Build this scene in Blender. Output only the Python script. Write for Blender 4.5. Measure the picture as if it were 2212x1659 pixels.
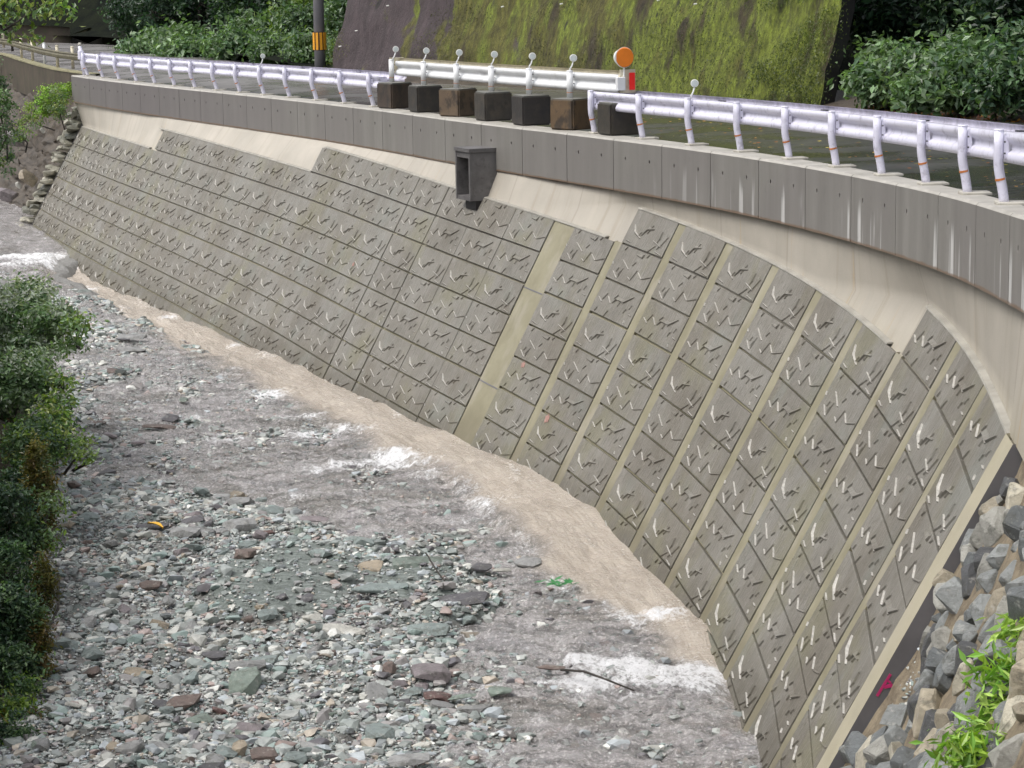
import bpy, bmesh, math, random
import numpy as np
from mathutils import Matrix, Vector
random.seed(7)
RNG = np.random.default_rng(11)
for o in list(bpy.data.objects): bpy.data.objects.remove(o)
S = bpy.context.scene
COL = S.collection

# ------------------------------------------------------------------ camera, sky, sun, exposure
F, TH, RO = 5097.588, 0.17975, -0.01591          # focal (in units of 1/2212 of the width), pitch down, roll
cam_d = bpy.data.cameras.new('camera'); cam = bpy.data.objects.new('camera', cam_d); COL.objects.link(cam)
cam_d.sensor_width = 36; cam_d.lens = 36 * F / 2212; cam_d.clip_start = 0.5; cam_d.clip_end = 2000
_r0 = Vector((1, 0, 0)); _u0 = Vector((0, math.sin(TH), math.cos(TH))); _f0 = Vector((0, math.cos(TH), -math.sin(TH)))
_r = _r0 * math.cos(RO) + _u0 * math.sin(RO); _u = -_r0 * math.sin(RO) + _u0 * math.cos(RO)
cam.matrix_world = Matrix(((_r.x, _u.x, -_f0.x, 0), (_r.y, _u.y, -_f0.y, 0), (_r.z, _u.z, -_f0.z, 0), (0, 0, 0, 1)))
S.camera = cam
W = bpy.data.worlds.new('World'); S.world = W; W.use_nodes = True
nt = W.node_tree; bg = nt.nodes['Background']
sky = nt.nodes.new('ShaderNodeTexSky'); sky.sky_type = 'NISHITA'; sky.sun_disc = False
SUN_EL, SUN_ROT = math.radians(58), math.radians(-112)
sky.sun_elevation = SUN_EL; sky.sun_rotation = SUN_ROT; sky.air_density = 1.0; sky.dust_density = 4.0; sky.ozone_density = 1.0
hs = nt.nodes.new('ShaderNodeHueSaturation'); hs.inputs['Saturation'].default_value = 0.28
nt.links.new(sky.outputs[0], hs.inputs['Color']); nt.links.new(hs.outputs[0], bg.inputs['Color'])
bg.inputs['Strength'].default_value = 0.15
sl = bpy.data.lights.new('sun', 'SUN'); sl.energy = 1.2; sl.angle = math.radians(28); sl.color = (1, .965, .92)
so = bpy.data.objects.new('sun', sl); COL.objects.link(so)
# direction towards the sun: Nishita rotation is clockwise from +Y
_d = Vector((math.sin(SUN_ROT) * math.cos(SUN_EL), math.cos(SUN_ROT) * math.cos(SUN_EL), math.sin(SUN_EL)))
so.rotation_euler = _d.to_track_quat('Z', 'Y').to_euler()
S.view_settings.view_transform = 'Standard'; S.view_settings.look = 'None'; S.view_settings.gamma = 1
S.view_settings.use_curve_mapping = False; S.view_settings.exposure = 0.68

# ------------------------------------------------------------------ layout of the place (metres, camera at the origin)
L = 2.12015
KN = [-1, 3, 7, 11, 15, 18, 20, 22, 24, 26, 28, 30, 37]
PS = [.40187, .41809, .41954, .40797, .35709, .39832, .35653, .27216, .16975, .07459, -.04291, -.08339, -.12]
KS = np.arange(-4, 37.01, .25)
PSI = np.interp(KS, KN, PS)
_pm = (PSI[1:] + PSI[:-1]) / 2
CX = np.concatenate([[0], np.cumsum(L * .25 * np.sin(_pm))]); CY = np.concatenate([[0], np.cumsum(-L * .25 * np.cos(_pm))])
_n = int(np.argmin(abs(KS - 28))); CX += 5.16404 - CX[_n]; CY += 24.54187 - CY[_n]
_t = np.maximum((KS - 28) * L, -62.)
_tc = np.minimum(_t, 5)
CZ = -2.63853 + .05403 * _t + .09085 * _tc**2 / 50 + .08897 * _tc**3 / 2500 + .03126 * _tc**4 / 125000
HPAR = .903
def opar(k): return float(np.interp(k, [20, 24, 28, 33], [.358, .30, .21, .16]))
def line_pt(k, o=0., z=None, dz=0.):
    """point at station k, o metres to the river side of the post line"""
    a = np.interp(k, KS, PSI); x = np.interp(k, KS, CX); y = np.interp(k, KS, CY); zr = np.interp(k, KS, CZ)
    return np.array([x - o * np.cos(a), y - o * np.sin(a), (zr + dz) if z is None else z])
def psi_at(k): return float(np.interp(k, KS, PSI))
def zroad(k): return float(np.interp(k, KS, CZ))
def wall_pt(k, z, out=0.):
    u = (min(k, 30) - 14) / 14.
    o = .48614 - .47139 * u - .78575 * u * u + .46767 * u**3 + (.54977 - .01992 * u + .00116 * u * u) * (zroad(k) - HPAR - z)
    return line_pt(k, o + out, z)
def course(k, r):
    s = (k - 28) * L
    return -6.82006 - .05455 * s - .02745 * s * s / 50 - r * .5677 * (1 - .00764 * r)
def ray(px, py):
    a, b = px - 1106, py - 829.5
    u = a * math.cos(RO) + b * math.sin(RO); v = -a * math.sin(RO) + b * math.cos(RO)
    return np.array([u / F, math.cos(TH) - v / F * math.sin(TH), -math.sin(TH) - v / F * math.cos(TH)])
def at(px, py, Y): d = ray(px, py); return d * (Y / d[1])
def atz(px, py, z): d = ray(px, py); return d * (z / d[2])
WY = [(-20, -9.1), (25.5, -9.06), (27.9, -8.96), (30.3, -8.78), (33.4, -8.84), (36.3, -8.66), (40, -8.64), (43, -8.7), (46.5, -8.76), (50.5, -8.78), (55, -8.92), (60.7, -9.02), (68.5, -9.18), (72, -9.06), (90, -9.0), (200, -8.9)]
def zwall_water(y): return np.interp(y, [a for a, b in WY], [b for a, b in WY])

# ------------------------------------------------------------------ numpy noise
def _hash(ix, iy, seed):
    h = (ix.astype(np.int64) * 374761393 + iy.astype(np.int64) * 668265263 + seed * 1442695041) & 0xffffffff
    h = ((h ^ (h >> 13)) * 1274126177) & 0xffffffff
    return ((h ^ (h >> 16)) & 0xffff) / 65535.0
def vnoise(x, y, seed=0):
    ix = np.floor(x); iy = np.floor(y); fx = x - ix; fy = y - iy
    fx = fx * fx * (3 - 2 * fx); fy = fy * fy * (3 - 2 * fy)
    a = _hash(ix, iy, seed); b = _hash(ix + 1, iy, seed); c = _hash(ix, iy + 1, seed); d = _hash(ix + 1, iy + 1, seed)
    return (a * (1 - fx) + b * fx) * (1 - fy) + (c * (1 - fx) + d * fx) * fy
def fbm(x, y, oct=4, seed=0, gain=.5):
    t = 0; amp = 1; n = 0
    for i in range(oct):
        t = t + amp * vnoise(x, y, seed + i * 17); n += amp; amp *= gain; x = x * 2.03 + 5.1; y = y * 2.03 + 9.7
    return t / n
def sstep(a, b, x): t = np.clip((x - a) / (b - a), 0, 1); return t * t * (3 - 2 * t)

# ------------------------------------------------------------------ object helpers
def new_obj(name, me, parent=None, label=None, cat=None, group=None, kind=None, loc=None):
    o = bpy.data.objects.new(name, me); COL.objects.link(o)
    if parent is not None: o.parent = parent
    if loc is not None: o.location = loc
    tag(o, label, cat, group, kind); return o
def tag(o, label=None, cat=None, group=None, kind=None):
    if label: o['label'] = label
    if cat: o['category'] = cat
    if group: o['group'] = group
    if kind: o['kind'] = kind
def empty(name, loc, label, cat, group=None, rz=0):
    o = new_obj(name, None, None, label, cat, group); o.location = loc; o.rotation_euler = (0, 0, rz); o.empty_display_size = .1; return o
def mesh(name, V, Fc, mats, smooth=False, uv=None, col=None, fmat=None):
    me = bpy.data.meshes.new(name)
    V = np.asarray(V, dtype=np.float32).reshape(-1, 3)
    if isinstance(Fc, np.ndarray):
        nf, m = Fc.shape
        me.vertices.add(len(V)); me.vertices.foreach_set('co', V.ravel())
        me.loops.add(nf * m); me.loops.foreach_set('vertex_index', Fc.astype(np.int32).ravel())
        me.polygons.add(nf); me.polygons.foreach_set('loop_start', np.arange(0, nf * m, m, dtype=np.int32))
        me.update(calc_edges=True); me.validate()
    else:
        me.from_pydata([tuple(map(float, v)) for v in V], [], Fc)
    for m in (mats if isinstance(mats, (list, tuple)) else [mats]): me.materials.append(m)
    if uv is not None:
        vi = np.empty(len(me.loops), dtype=np.int32); me.loops.foreach_get('vertex_index', vi)
        l = me.uv_layers.new(name='UVMap'); l.data.foreach_set('uv', np.asarray(uv, dtype=np.float32)[vi].ravel())
    if col is not None:
        a = me.color_attributes.new('Col', 'FLOAT_COLOR', 'POINT')
        c = np.ones((len(me.vertices), 4), dtype=np.float32); c[:, :3] = np.asarray(col)[:, :3]; a.data.foreach_set('color', c.ravel())
    if fmat is not None: me.polygons.foreach_set('material_index', np.asarray(fmat, dtype=np.int32))
    me.polygons.foreach_set('use_smooth', np.full(len(me.polygons), smooth)); me.update()
    return me
def grid_faces(n, m):
    """n rows, m columns of vertices"""
    i = np.arange(n - 1)[:, None]; j = np.arange(m - 1)[None, :]
    a = (i * m + j).ravel(); return np.stack([a, a + 1, a + m + 1, a + m], 1)
class MB:
    def __init__(s): s.V = []; s.F = []
    def add(s, V, Fc):
        n = len(s.V); s.V += [tuple(v) for v in V]; s.F += [tuple(i + n for i in f) for f in Fc]; return s
    def box(s, c, sx, sy, sz, M=None, bev=0.):
        x, y, z = sx / 2, sy / 2, sz / 2
        if bev <= 0:
            V = [(a * x, b * y, d * z) for d in (-1, 1) for b in (-1, 1) for a in (-1, 1)]
            Fc = [(0, 2, 3, 1), (4, 5, 7, 6), (0, 1, 5, 4), (1, 3, 7, 5), (3, 2, 6, 7), (2, 0, 4, 6)]
        else:
            bm = bmesh.new(); bmesh.ops.create_cube(bm, size=1); bmesh.ops.scale(bm, vec=(sx, sy, sz), verts=bm.verts)
            bmesh.ops.bevel(bm, geom=bm.edges[:], offset=bev, segments=2, affect='EDGES', profile=.5)
            bm.verts.index_update(); V = [v.co[:] for v in bm.verts]; Fc = [tuple(v.index for v in f.verts) for f in bm.faces]; bm.free()
        c = Vector(c)
        V = [((M @ Vector(v)) if M is not None else Vector(v)) + c for v in V]
        return s.add(V, Fc)
    def tube(s, P, R, n=12, cap=True):
        P = [Vector(p) for p in P]
        if not isinstance(R, (list, tuple)): R = [R] * len(P)
        V = []; Fc = []; ref = None
        for i, p in enumerate(P):
            t = (P[min(i + 1, len(P) - 1)] - P[max(i - 1, 0)]).normalized()
            if ref is None: ref = Vector((1, 0, 0)) if abs(t.x) < .8 else Vector((0, 1, 0))
            a = (ref - t * ref.dot(t)).normalized(); ref = a; b = t.cross(a)
            V += [p + (a * math.cos(2 * math.pi * j / n) + b * math.sin(2 * math.pi * j / n)) * R[i] for j in range(n)]
        for i in range(len(P) - 1):
            for j in range(n): Fc.append((i * n + j, i * n + (j + 1) % n, (i + 1) * n + (j + 1) % n, (i + 1) * n + j))
        if cap: Fc.append(tuple(range(n - 1, -1, -1))); Fc.append(tuple((len(P) - 1) * n + j for j in range(n)))
        return s.add(V, Fc)
    def me(s, name, mats, smooth=False, **k): return mesh(name, s.V, s.F, mats, smooth, **k)
def rotM(d, up=Vector((0, 0, 1))):
    """columns: x along d, z up-ish"""
    x = Vector(d).normalized(); y = up.cross(x).normalized(); z = x.cross(y)
    return Matrix((x, y, z)).transposed()

# ------------------------------------------------------------------ materials
class NT:
    def __init__(s, name):
        s.m = bpy.data.materials.new(name); s.m.use_nodes = True; s.t = s.m.node_tree; s.b = s.t.nodes['Principled BSDF']
    def n(s, typ, **k):
        x = s.t.nodes.new(typ)
        for a, v in k.items():
            if a.startswith('i_'): x.inputs[a[2:].replace('_', ' ')].default_value = v
            else: setattr(x, a, v)
        return x
    def l(s, a, b): s.t.links.new(a, b)
    def coord(s, kind='pos', scale=(1, 1, 1)):
        if kind == 'pos': src = s.n('ShaderNodeNewGeometry').outputs['Position']
        elif kind == 'uv': src = s.n('ShaderNodeUVMap').outputs['UV']
        else: src = s.n('ShaderNodeTexCoord').outputs['Object']
        mp = s.n('ShaderNodeMapping'); mp.inputs['Scale'].default_value = scale; s.l(src, mp.inputs[0]); return mp.outputs[0]
    def noise(s, vec, scale, detail=4, rough=.55, dist=0.):
        x = s.n('ShaderNodeTexNoise'); x.inputs['Scale'].default_value = scale; x.inputs['Detail'].default_value = detail
        x.inputs['Roughness'].default_value = rough; x.inputs['Distortion'].default_value = dist; s.l(vec, x.inputs['Vector']); return x.outputs['Fac']
    def ramp(s, fac, stops):
        x = s.n('ShaderNodeValToRGB'); e = x.color_ramp.elements
        while len(e) < len(stops): e.new(.5)
        for q, (p, c) in zip(e, stops): q.position = p; q.color = (*c, 1) if len(c) == 3 else c
        s.l(fac, x.inputs[0]); return x.outputs[0]
    def mix(s, fac, a, b, mode='MIX'):
        x = s.n('ShaderNodeMix', data_type='RGBA', blend_type=mode)
        for v, i in ((fac, 0), (a, 6), (b, 7)):
            if isinstance(v, (int, float)): x.inputs[i].default_value = v
            elif isinstance(v, tuple): x.inputs[i].default_value = (*v, 1) if len(v) == 3 else v
            else: s.l(v, x.inputs[i])
        return x.outputs[2]
    def math(s, op, a, b=0., c=None, clamp=False):
        x = s.n('ShaderNodeMath', operation=op, use_clamp=clamp)
        for v, i in ((a, 0), (b, 1)) + (((c, 2),) if c is not None else ()):
            if isinstance(v, (int, float)): x.inputs[i].default_value = v
            else: s.l(v, x.inputs[i])
        return x.outputs[0]
    def mapr(s, v, a, b, c=0., d=1.):
        x = s.n('ShaderNodeMapRange', interpolation_type='SMOOTHSTEP')
        for i, w in enumerate((a, b, c, d)): x.inputs[i + 1].default_value = w
        s.l(v, x.inputs[0]); return x.outputs[0]
    def sep(s, v):
        x = s.n('ShaderNodeSeparateXYZ'); s.l(v, x.inputs[0]); return x.outputs
    def attr(s, name='Col'): return s.n('ShaderNodeAttribute', attribute_name=name).outputs['Color']
    def rnd(s): return s.n('ShaderNodeObjectInfo').outputs['Random']
    def done(s, col, rough=.6, bump=None, bs=.3, bd=.02, spec=.5, metal=0.):
        for v, i in ((col, 'Base Color'), (rough, 'Roughness'), (spec, 'Specular IOR Level'), (metal, 'Metallic')):
            if isinstance(v, (int, float)): s.b.inputs[i].default_value = v
            elif isinstance(v, tuple): s.b.inputs[i].default_value = (*v, 1)
            else: s.l(v, s.b.inputs[i])
        if bump is not None:
            x = s.n('ShaderNodeBump'); x.inputs['Strength'].default_value = bs; x.inputs['Distance'].default_value = bd
            s.l(bump, x.inputs['Height']); s.l(x.outputs[0], s.b.inputs['Normal'])
        return s.m
def plain(name, col, rough=.5, var=.15, scale=6, metal=0., bs=.15, spec=.5, dirt=None, dirt_amt=.5):
    s = NT(name); c = s.coord(); f = s.noise(c, scale, 5, .6)
    lo = tuple(x * (1 - var) for x in col); hi = tuple(min(1, x * (1 + var)) for x in col)
    k = s.ramp(f, [(.3, lo), (.7, hi)])
    if dirt: k = s.mix(s.mapr(s.noise(c, scale * 2.3, 6, .7), .5, .7, 0, dirt_amt), k, dirt)
    return s.done(k, rough, s.noise(c, scale * 8, 4), bs, .005, spec, metal)

def m_panel():
    s = NT('panel_concrete'); c = s.coord(); oc = s.coord('obj', (1, 1, 1))
    streak = s.noise(s.coord('obj', (9, 1.3, 9)), 1.6, 5, .6)
    base = s.ramp(s.noise(c, 1.1, 6, .62), [(.28, (.130, .119, .098)), (.5, (.178, .165, .140)), (.72, (.236, .222, .194))])
    base = s.mix(s.mapr(streak, .42, .68, 0, .55), base, (.15, .138, .115))
    base = s.mix(s.mapr(s.rnd(), 0, 1, 0, .5), base, (.225, .215, .190))
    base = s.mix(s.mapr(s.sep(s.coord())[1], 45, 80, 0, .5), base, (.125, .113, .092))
    bands = s.noise(s.coord('pos', (.55, .42, .05)), 1.5, 4, .6)
    base = s.mix(s.mapr(bands, .5, .62, 0, .5), base, (.130, .112, .083))
    base = s.mix(s.mapr(bands, .45, .36, 0, .4), base, (.245, .238, .215))
    pz = s.sep(s.coord())[2]
    wet = s.mapr(s.math('ADD', pz, s.math('MULTIPLY', s.noise(c, .5, 4), 2.2)), -6.9, -8.5)     # algae lower on the wall
    base = s.mix(s.math('MULTIPLY', wet, .75), base, (.17, .152, .108))
    tide = s.mapr(s.math('ADD', pz, s.math('MULTIPLY', s.noise(c, 2.2, 4), .25)), -8.05, -8.65, 0, .6); base = s.mix(tide, base, (.085, .076, .058))
    moss = s.mapr(s.noise(c, .55, 5, .65, .4), .5, .66, 0, .6)
    base = s.mix(moss, base, (.175, .165, .10))
    g = s.mapr(s.noise(c, .9, 3), .56, .7, 0, .35)
    base = s.mix(g, base, (.20, .215, .19))
    spk = s.mapr(s.noise(c, 55, 3, .7), .55, .75, 0, .35)
    base = s.mix(spk, base, (.36, .34, .31))
    rm = s.n('ShaderNodeMapping'); rm.inputs['Rotation'].default_value = (0, 0, .35); rm.inputs['Scale'].default_value = (13, 2.6, 6); s.l(s.n('ShaderNodeTexCoord').outputs['Object'], rm.inputs[0])
    cut = s.noise(rm.outputs[0], 1.3, 5, .62, .5)
    base = s.mix(s.mapr(cut, .57, .66, 0, .55), base, (.10, .09, .072))
    base = s.mix(s.mapr(cut, .42, .34, 0, .35), base, (.31, .295, .26))
    rough = s.mapr(s.noise(c, 2.5, 4), .3, .7, .42, .68)
    return s.done(base, rough, s.math('SUBTRACT', s.noise(s.coord('obj', (22, 6, 22)), 1.5, 8, .7), s.math('MULTIPLY', cut, 1.6)), .8, .03)
def m_backing():
    s = NT('pale_cast_concrete'); u = s.coord('uv', (1, 1, 1)); c = s.coord()
    base = s.ramp(s.noise(c, .8, 6, .6), [(.3, (.335, .308, .262)), (.7, (.43, .395, .338))])
    base = s.mix(s.mapr(s.noise(s.coord('uv', (2.6, .22, 1)), 1.3, 5, .6), .50, .70, 0, .5), base, (.29, .25, .19))
    rust = s.mapr(s.noise(s.coord('uv', (1.1, .07, 1)), 1.9, 6, .72), .6, .68, 0, .75)
    base = s.mix(rust, base, (.40, .265, .11))
    # joints every few metres and construction lines
    wv = s.n('ShaderNodeTexWave', wave_type='BANDS', bands_direction='X'); wv.inputs['Scale'].default_value = .105; wv.inputs['Distortion'].default_value = 0
    s.l(u, wv.inputs['Vector']); base = s.mix(s.mapr(wv.outputs['Fac'], .9985, .9997, 0, .3), base, (.2, .17, .13))
    v = s.sep(s.n('ShaderNodeUVMap').outputs['UV'])[1]                                             # v: depth below the parapet
    low = s.mapr(s.math('ADD', v, s.math('MULTIPLY', s.noise(c, .8, 4), 1.2)), 1.2, 3.0, 0, .9)
    oliv = s.ramp(s.noise(c, 1.7, 5, .6), [(.3, (.25, .225, .13)), (.7, (.36, .325, .205))])
    base = s.mix(low, base, oliv)
    base = s.mix(s.mapr(s.noise(c, 60, 2), .6, .8, 0, .3), base, (.62, .6, .55))
    return s.done(base, .6, s.noise(c, 30, 6, .7), .25, .01)
def m_parapet():
    s = NT('grey_precast_concrete'); c = s.coord(); uv = s.n('ShaderNodeUVMap').outputs['UV']; ux = s.sep(uv)
    base = s.ramp(s.noise(s.coord('uv', (.9, .1, 1)), 2.2, 6, .62), [(.3, (.155, .147, .134)), (.7, (.235, .225, .207))])
    base = s.mix(s.mapr(s.noise(c, .35, 4), .4, .62, 0, .5), base, (.175, .162, .155))
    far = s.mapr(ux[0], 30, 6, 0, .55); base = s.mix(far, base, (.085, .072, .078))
    # lime run-off below the drain holes, on the near end only
    st = s.noise(s.coord('uv', (1.15, .045, 1)), 2.0, 5, .62)
    dep = s.mapr(s.math('ADD', ux[1], s.math('MULTIPLY', s.noise(s.coord('uv', (5, .5, 1)), 1.1, 3), .7)), .62, .95)
    near = s.mapr(ux[0], 42, 50)
    base = s.mix(s.math('MULTIPLY', s.math('MULTIPLY', s.mapr(st, .545, .61, 0, .85), dep), near), base, (.55, .545, .53))
    rustl = s.mapr(s.math('ADD', ux[1], s.math('MULTIPLY', s.noise(c, 3, 4), .05)), .885, .91, 0, .8)
    base = s.mix(rustl, base, (.16, .10, .06))
    base = s.mix(s.mapr(s.noise(c, 5, 6, .7), .55, .8, 0, .4), base, (.10, .095, .09))
    base = s.mix(s.mapr(ux[1], .034, .028), base, s.ramp(s.noise(c, 2, 5), [(.3, (.30, .285, .25)), (.7, (.42, .40, .36))]))  # top and chamfer painted paler for the sky light they catch
    return s.done(base, .5, s.noise(c, 40, 6, .7), .2, .006)
def m_asphalt():
    s = NT('wet_asphalt'); c = s.coord(); f = s.noise(c, .5, 5)
    base = s.ramp(s.noise(c, 3, 6, .7), [(.3, (.022, .021, .018)), (.7, (.05, .047, .041))])
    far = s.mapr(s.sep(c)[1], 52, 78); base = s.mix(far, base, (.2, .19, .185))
    return s.done(base, s.mapr(f, .35, .65, .16, .42), s.noise(c, 60, 4, .7), .3, .006)
def m_moss_slope():
    s = NT('mossy_shotcrete'); c = s.coord(); p = s.sep(c)
    st = s.noise(s.coord('pos', (1.3, 1.3, .35)), 1.7, 7, .7, .6)
    rock = s.ramp(st, [(.3, (.038, .028, .030)), (.7, (.095, .072, .076))])
    hue = s.math('ADD', s.noise(s.coord('pos', (1.1, 1.1, .5)), .9, 4, .6, .4), s.mapr(p[0], -1, 7, -.06, .12))
    m1 = s.ramp(s.noise(s.coord('pos', (2, 2, .8)), 3.2, 7, .72), [(.28, (.018, .014, .006)), (.5, (.092, .088, .018)), (.7, (.18, .175, .034))])
    m2 = s.ramp(s.noise(s.coord('pos', (2.4, 2.4, .9)), 3.6, 7, .74), [(.28, (.028, .034, .008)), (.5, (.14, .17, .022)), (.7, (.27, .34, .04))])
    moss = s.mix(s.mapr(hue, .46, .58), m1, m2)
    brown = s.ramp(s.noise(s.coord('pos', (3, 3, 1)), 2, 5), [(.3, (.022, .017, .010)), (.7, (.075, .058, .028))])
    # the moss is thickest towards the near end of the face
    amt = s.math('ADD', s.mapr(p[0], -4.6, .8, -.16, .17), s.noise(s.coord('pos', (.6, .6, .35)), 1.1, 5, .6, .5))
    k = s.mix(s.mapr(s.noise(s.coord('pos', (.9, .9, .3)), 1.0, 4, .6), .52, .64), moss, brown)
    k = s.mix(s.mapr(amt, .44, .53), rock, k)
    crack = s.mapr(s.noise(s.coord('pos', (1.6, 1.6, .35)), .55, 3, .5, 1.2), .655, .70, 0, .9)
    k = s.mix(crack, k, (.02, .018, .016))
    return s.done(k, .85, s.noise(s.coord('pos', (3, 3, 1.2)), 4, 8, .75), 1., .12)
def m_rock(name='river_stone', rough=.38):
    s = NT(name); c = s.coord(); k = s.mix(.5, s.attr(), s.ramp(s.noise(c, 14, 5, .65), [(.25, (.32, .32, .32)), (.75, (.8, .8, .8))]), 'OVERLAY')
    vein = s.mapr(s.noise(s.coord('pos', (8, 8, 22)), 2, 4, .7), .62, .72, 0, .35)
    k = s.mix(vein, k, (.42, .42, .40))
    return s.done(k, rough, s.noise(c, 30, 5, .7), .45, .01)
def m_single_rock():
    """separate stones: hue from the object's own colour, grain from noise"""
    s = NT('slate_stone'); c = s.coord(); oc = s.n('ShaderNodeObjectInfo').outputs['Color']
    k = s.mix(.55, oc, s.ramp(s.noise(c, 9, 6, .68), [(.25, (.3, .3, .3)), (.75, (.78, .78, .78))]), 'OVERLAY')
    k = s.mix(s.mapr(s.noise(s.coord('pos', (5, 9, 26)), 2, 4, .7), .62, .74, 0, .4), k, (.36, .37, .35))
    k = s.mix(s.mapr(s.noise(c, 7, 6, .75), .5, .64, 0, .55), k, (.06, .06, .045))
    k = s.mix(s.mapr(s.noise(c, 11, 5, .7), .56, .68, 0, .5), k, (.42, .41, .37))
    return s.done(k, .45, s.noise(c, 20, 8, .75), .9, .03)
def m_water():
    s = NT('turbid_river_water'); c = s.coord(); a = s.sep(s.attr())     # r: muddy channel, g: foam, b: depth
    mud = s.ramp(s.noise(s.coord('pos', (2.2, .7, 1)), 1.1, 6, .65), [(.3, (.47, .405, .335)), (.7, (.58, .51, .43))])
    rif = s.ramp(s.noise(s.coord('pos', (3.2, 1.6, 1)), 3, 7, .75), [(.3, (.40, .375, .37)), (.5, (.55, .52, .515)), (.7, (.70, .675, .67))])  # riffle tones lightened to carry the sky's reflection in the colour
    fl = s.noise(s.coord('uv', (3.2, .42, 1)), 1.6, 7, .68, .5); fine = s.noise(s.coord('uv', (9, 2.6, 1)), 1.8, 6, .7, .4)
    mud = s.mix(s.mapr(fl, .52, .68, 0, .5), mud, (.62, .56, .49)); mud = s.mix(s.mapr(fl, .46, .34, 0, .45), mud, (.33, .28, .22))
    strk = s.noise(s.coord('pos', (1.1, 3.4, 1)), 2.2, 6, .7, .8)
    rif = s.mix(s.mapr(strk, .48, .64, 0, .5), rif, (.19, .185, .155))
    big = s.noise(s.coord('pos', (.7, 1.1, 1)), .75, 5, .65, .6)
    rif = s.mix(s.mapr(big, .49, .62, 0, .6), rif, (.20, .182, .15))
    rif = s.mix(s.mapr(big, .46, .36, 0, .45), rif, (.42, .40, .415))
    k = s.mix(a[0], rif, mud)
    fleck = s.noise(s.coord('pos', (1.6, 1., 1)), 15, 4, .75)
    k = s.mix(s.math('MULTIPLY', s.mapr(fleck, .54, .66, 0, .6), s.math('SUBTRACT', 1., s.math('MULTIPLY', a[0], .6))), k, (.74, .71, .69))
    k = s.mix(s.math('MULTIPLY', s.mapr(fleck, .45, .33, 0, .4), s.math('SUBTRACT', 1.2, a[0])), k, (.14, .128, .115))
    fo = s.math('ADD', a[1], s.math('MULTIPLY', s.math('SUBTRACT', s.noise(s.coord('pos', (3, 1.8, 1)), 4.2, 8, .8), .5), 2.6))
    k = s.mix(s.mapr(s.math('ADD', fo, s.math('MULTIPLY', s.math('SUBTRACT', strk, .5), .9)), .42, 1.05), k, (.82, .82, .83))
    fcov = s.mapr(fo, .42, 1.0)
    ro = s.mix(s.mapr(fo, .4, .7), (.10, .10, .10), (.6, .6, .6))
    clear = s.math('ADD', s.mapr(s.noise(s.coord('pos', (1.0, 1.8, 1)), 1.6, 6, .7, .7), .40, .62, .78, .34), s.mapr(fleck, .52, .62, 0, .35))
    al = s.math('MAXIMUM', s.math('MAXIMUM', a[0], fcov), clear, clamp=True); s.l(al, s.b.inputs['Alpha'])
    bmp0 = s.math('MULTIPLY', s.math('ADD', fl, s.math('MULTIPLY', fine, .55)), s.math('MULTIPLY', a[0], 1.3))
    bmp = s.math('ADD', s.math('MULTIPLY', s.noise(s.coord('pos', (2.4, 1.5, 1)), 7.5, 9, .78), s.math('SUBTRACT', 1., s.math('MULTIPLY', a[0], .55))), s.noise(s.coord('pos', (1.3, 5.5, 1)), 3.2, 6, .7, .6))
    bmp = s.math('ADD', bmp, bmp0)
    return s.done(k, ro, bmp, 1., .055)
def m_leaf(name, tint=(1, 1, 1), trans=.35, rough=.38):
    s = NT(name); k = s.mix(1.0, s.attr(), tint, 'MULTIPLY'); s.done(k, rough)
    tr = s.n('ShaderNodeBsdfTranslucent'); s.l(s.mix(1., k, (1.3, 1.5, .6), 'MULTIPLY'), tr.inputs[0])
    mx = s.n('ShaderNodeMixShader'); mx.inputs[0].default_value = trans
    s.l(s.b.outputs[0], mx.inputs[1]); s.l(tr.outputs[0], mx.inputs[2]); s.l(mx.outputs[0], s.t.nodes['Material Output'].inputs[0]); return s.m
def m_soil(name, a, b, rough=.8, scale=3, spec=.5):
    s = NT(name); c = s.coord(); k = s.ramp(s.noise(c, scale, 8, .7), [(.3, a), (.7, b)])
    return s.done(k, rough, s.noise(c, scale * 3, 8, .75), .8, .06, spec)
def m_bed():
    s = NT('river_bed_slate_and_gravel'); c = s.coord(); k = s.ramp(s.noise(c, 14, 8, .7), [(.3, (.10, .098, .09)), (.7, (.30, .29, .275))])
    sl = s.ramp(s.noise(s.coord('pos', (2, 9, 9)), 2.2, 7, .7, .3), [(.28, (.075, .085, .075)), (.5, (.17, .195, .178)), (.72, (.30, .325, .31))])
    k = s.mix(s.mapr(s.sep(s.attr())[0], .3, .7), k, sl)
    return s.done(k, .4, s.noise(s.coord('pos', (4, 12, 12)), 2.5, 8, .75), .8, .05)
def m_boxblock():
    s = NT('stained_concrete_block'); c = s.coord('obj'); p = s.sep(c)
    k = s.ramp(s.noise(s.coord('pos', (1, 1, 1)), 3.4, 7, .7), [(.3, (.025, .022, .02)), (.5, (.06, .048, .035)), (.7, (.125, .09, .052))])
    k = s.mix(.62, k, s.n('ShaderNodeObjectInfo').outputs['Color'])
    k = s.mix(s.mapr(s.noise(s.coord('pos', (1.3, 1.3, .8)), 3., 6, .7), .48, .62, 0, .75), k, (.028, .025, .023))
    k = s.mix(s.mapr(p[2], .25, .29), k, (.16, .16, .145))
    return s.done(k, .55, s.noise(c, 12, 6, .7), .5, .015)
def m_stripe():
    s = NT('olive_cast_stripe'); c = s.coord(); k = s.ramp(s.noise(c, 1.4, 6, .65), [(.3, (.175, .158, .098)), (.7, (.27, .25, .17))])
    k = s.mix(s.mapr(s.noise(s.coord('pos', (1.2, 1.2, .2)), 1.6, 4, .6), .5, .66, 0, .6), k, (.30, .275, .22))
    k = s.mix(s.mapr(s.sep(c)[2], -7.9, -8.7, 0, .6), k, (.11, .095, .06))
    return s.done(k, .6, s.noise(c, 30, 6, .7), .3, .01)
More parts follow.
